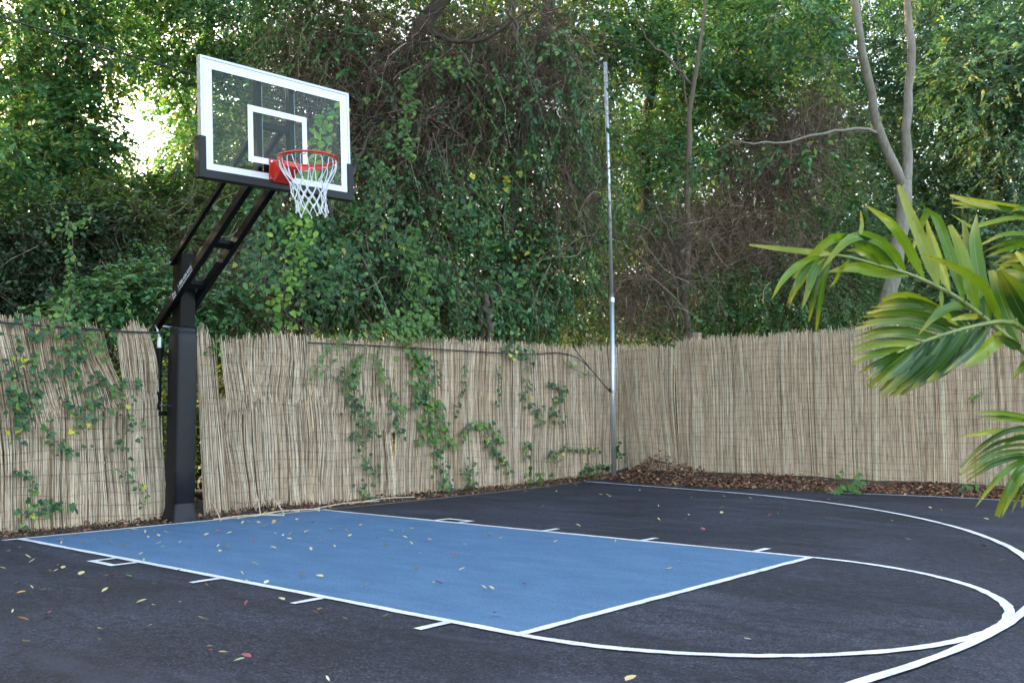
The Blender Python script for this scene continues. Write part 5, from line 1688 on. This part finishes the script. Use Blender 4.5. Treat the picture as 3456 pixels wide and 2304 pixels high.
C8 = lambda x, y: (x * 0.7347, 1650 + y * 0.7347)
C1 = lambda x, y: (1728 + x * 0.7347, 1500 + y * 0.7347)
leaves('37,291,g 128,317,y 90,275,y 12,368,y 147,338,y 315,290,y 343,310,y 265,355,y 290,366,y 256,378,w 375,394,y 488,404,w 523,404,r 591,405,y 75,438,w 145,459,y 200,470,w 711,441,y 482,470,y 829,528,w 707,540,y 58,567,w 684,635,w 930,604,y 963,731,w 1026,762,y 960,752,r 1097,797,g 1131,778,r 1449,575,r 1468,560,y 1770,589,g 1585,604,y 1293,513,y 1507,880,w 365,392,w 1130,532,r 820,380,r 950,450,o 660,330,y',
       C8, 'the dark asphalt at the left front', 'the near asphalt')
leaves('232,383,O 94,484,O 650,523,Y 105,605,O 120,712,Y 455,706,Y 231,472,G 462,651,G 220,578,R', C8, 'the dark asphalt at the left front', 'the near asphalt')
leaves('345,215,o 278,236,y 281,252,y 372,250,y 432,234,y 475,226,y 502,249,y 567,261,y 590,200,y 617,190,y 668,203,y 708,198,y 727,216,y 760,200,w 785,208,o 728,253,w 828,249,y 747,270,y 870,274,y 647,302,y 680,226,y 950,214,y 1003,197,r 1053,207,y 1115,158,y 1141,155,y 1187,157,y 1217,174,y 1260,152,o 1295,148,w 1365,143,y 1258,160,y 1163,242,r 1002,269,g 1040,271,y 1009,288,y 1256,274,y 1264,208,y 1300,217,w 1333,212,y 1329,233,y 1410,199,y 1437,158,r 1470,231,r 1536,266,y 1427,282,y 1463,105,y 1594,196,y 1610,218,y 1657,169,o 1730,226,r 1776,257,y 1795,195,w 1858,199,w 1861,224,y 1890,254,y 1893,187,y 1976,239,o 1935,302,y 2084,306,r 2135,258,w 2248,212,y 2298,232,y 1111,392,y 1469,405,y 1126,427,y 1225,434,w 1680,451,y 2123,373,y 1998,431,w 2016,437,r 2225,457,y 2257,461,y 2271,577,r',
       C8, 'the blue key', 'the blue key')
leaves('1522,189,W 1172,351,Y 1389,403,Y 1912,375,O', C8, 'the blue key', 'the blue key')
leaves('57,646,r 297,605,g 720,579,y 770,542,w 202,449,y 475,449,y 1132,577,r', C1, 'the blue key', 'the blue key')
leaves('292,187,y 374,177,r 62,218,y 206,216,y 140,286,w 407,232,y 440,234,o 452,240,y 485,259,r 588,213,y 692,217,r 825,246,y 673,286,y 965,293,y 963,316,y 1096,249,y 1026,231,y 812,326,w 796,346,y 675,348,y 877,393,r 1185,327,r 1223,320,g 1078,345,o 1244,296,y 1452,316,r 1336,372,r 1456,253,r 1505,263,g 1920,292,y 1973,305,y 2010,262,y 2178,346,y 2164,472,r 2252,536,y 1820,440,y 1328,427,y 1083,902,w 305,375,y 160,197,w',
       C1, 'the far dark asphalt inside the arc', 'the far asphalt')
leaves('757,193,Y 975,242,Y 693,360,R 1747,354,W 312,160,Y', C1, 'the far dark asphalt by the arc', 'the far asphalt')
leaves('546,1087,Y', C1, 'the asphalt at the bottom edge of the picture', 'the bottom edge')


def litter(name, fn, n, seed, size=(0.03, 0.07)):
    r = np.random.default_rng(seed)
    pos = fn(r, n)
    d = norm(np.stack([r.normal(0, 1, n), r.normal(0, 1, n), r.normal(0, 0.35, n)], -1))
    nm = norm(np.stack([r.normal(0, 0.45, n), r.normal(0, 0.45, n), np.ones(n)], -1))
    T = np.array([(0, -0.5, 0.0), (0.28, -0.1, 0.10), (0.2, 0.25, 0.10), (0, 0.5, -0.05), (-0.2, 0.25, 0.10), (-0.28, -0.1, 0.10)])
    Fc = np.array([(0, 1, 2), (0, 2, 3), (0, 3, 4), (0, 4, 5)])
    V, F_ = place(T, Fc, pos, d, nm, r.uniform(*size, n))
    tag(obj_from(np_mesh(name, V, F_), name, M['litter']), kind='stuff')


def lit_B(r, n):
    x = r.uniform(-5.7, 4.0, n)
    e = np.interp(x, [q[0] for q in EDGE_B], [q[1] for q in EDGE_B])
    t = r.random(n) ** 0.75
    y = e - 0.03 + (7.95 - e + 0.03) * t
    h = 0.02 + 0.08 * t ** 1.3 * (1 + 0.5 * np.sin(x * 2.3) * np.sin(x * 0.9 + 1)) + 0.30 * np.exp(-((x + 5.35) / 0.30) ** 2) * t ** 1.5 + 0.10 * np.exp(-((x + 4.8) / 0.35) ** 2) * t
    return np.stack([x, y, h * (0.55 + 0.45 * r.random(n))], -1)


def lit_A(r, n):
    y = r.uniform(-2.4, 7.8, n)
    e = np.interp(y, [q[1] for q in EDGE_A], [q[0] for q in EDGE_A])
    fx = line_at(LA, y)[:, 0]
    t = r.random(n)
    x = e + (fx + 0.03 - e) * t
    return np.stack([x, y, 0.012 + 0.05 * t * r.random(n)], -1)


litter('leaf_litter', lit_B, 11000, 5, (0.025, 0.065))
litter('leaf_litter', lit_A, 1400, 6, (0.025, 0.06))
# broken reeds lying along the fence foot right of the post
for i, (a, b_) in enumerate([((720, 1752), (960, 1738)), ((800, 1748), (1080, 1716)), ((1060, 1716), (1280, 1690)), ((900, 1735), (1010, 1724)), ((1180, 1700), (1400, 1676)), ((700, 1690), (745, 1755)), ((890, 1660), (960, 1735)), ((850, 1655), (880, 1738))]):
    p0, p1 = G(*a, 0.03), G(*b_, 0.03)
    if i > 4:
        p0 = np.array(offA(*a, 0.06))
    mid = (p0 + p1) / 2 + np.array([0, 0, 0.02])
    o = MB().tube([tuple(q) for q in catmull([tuple(p0), tuple(mid), tuple(p1)], 8)], 0.0055, 6).build('loose_reed', M['reed'])
    tag(o, ['broken reed lying along the fence foot beside the padded post', 'long broken reed lying along the fence foot below the net', 'broken reed lying by the far end of the blue key', 'short broken reed piece at the fence foot',
            'broken reed lying on the soil beyond the blue key', 'loose reed slanting down beside the padded post', 'loose reed slanting out of the curled fence foot', 'second loose reed slanting from the curled fence foot'][i], 'reed')
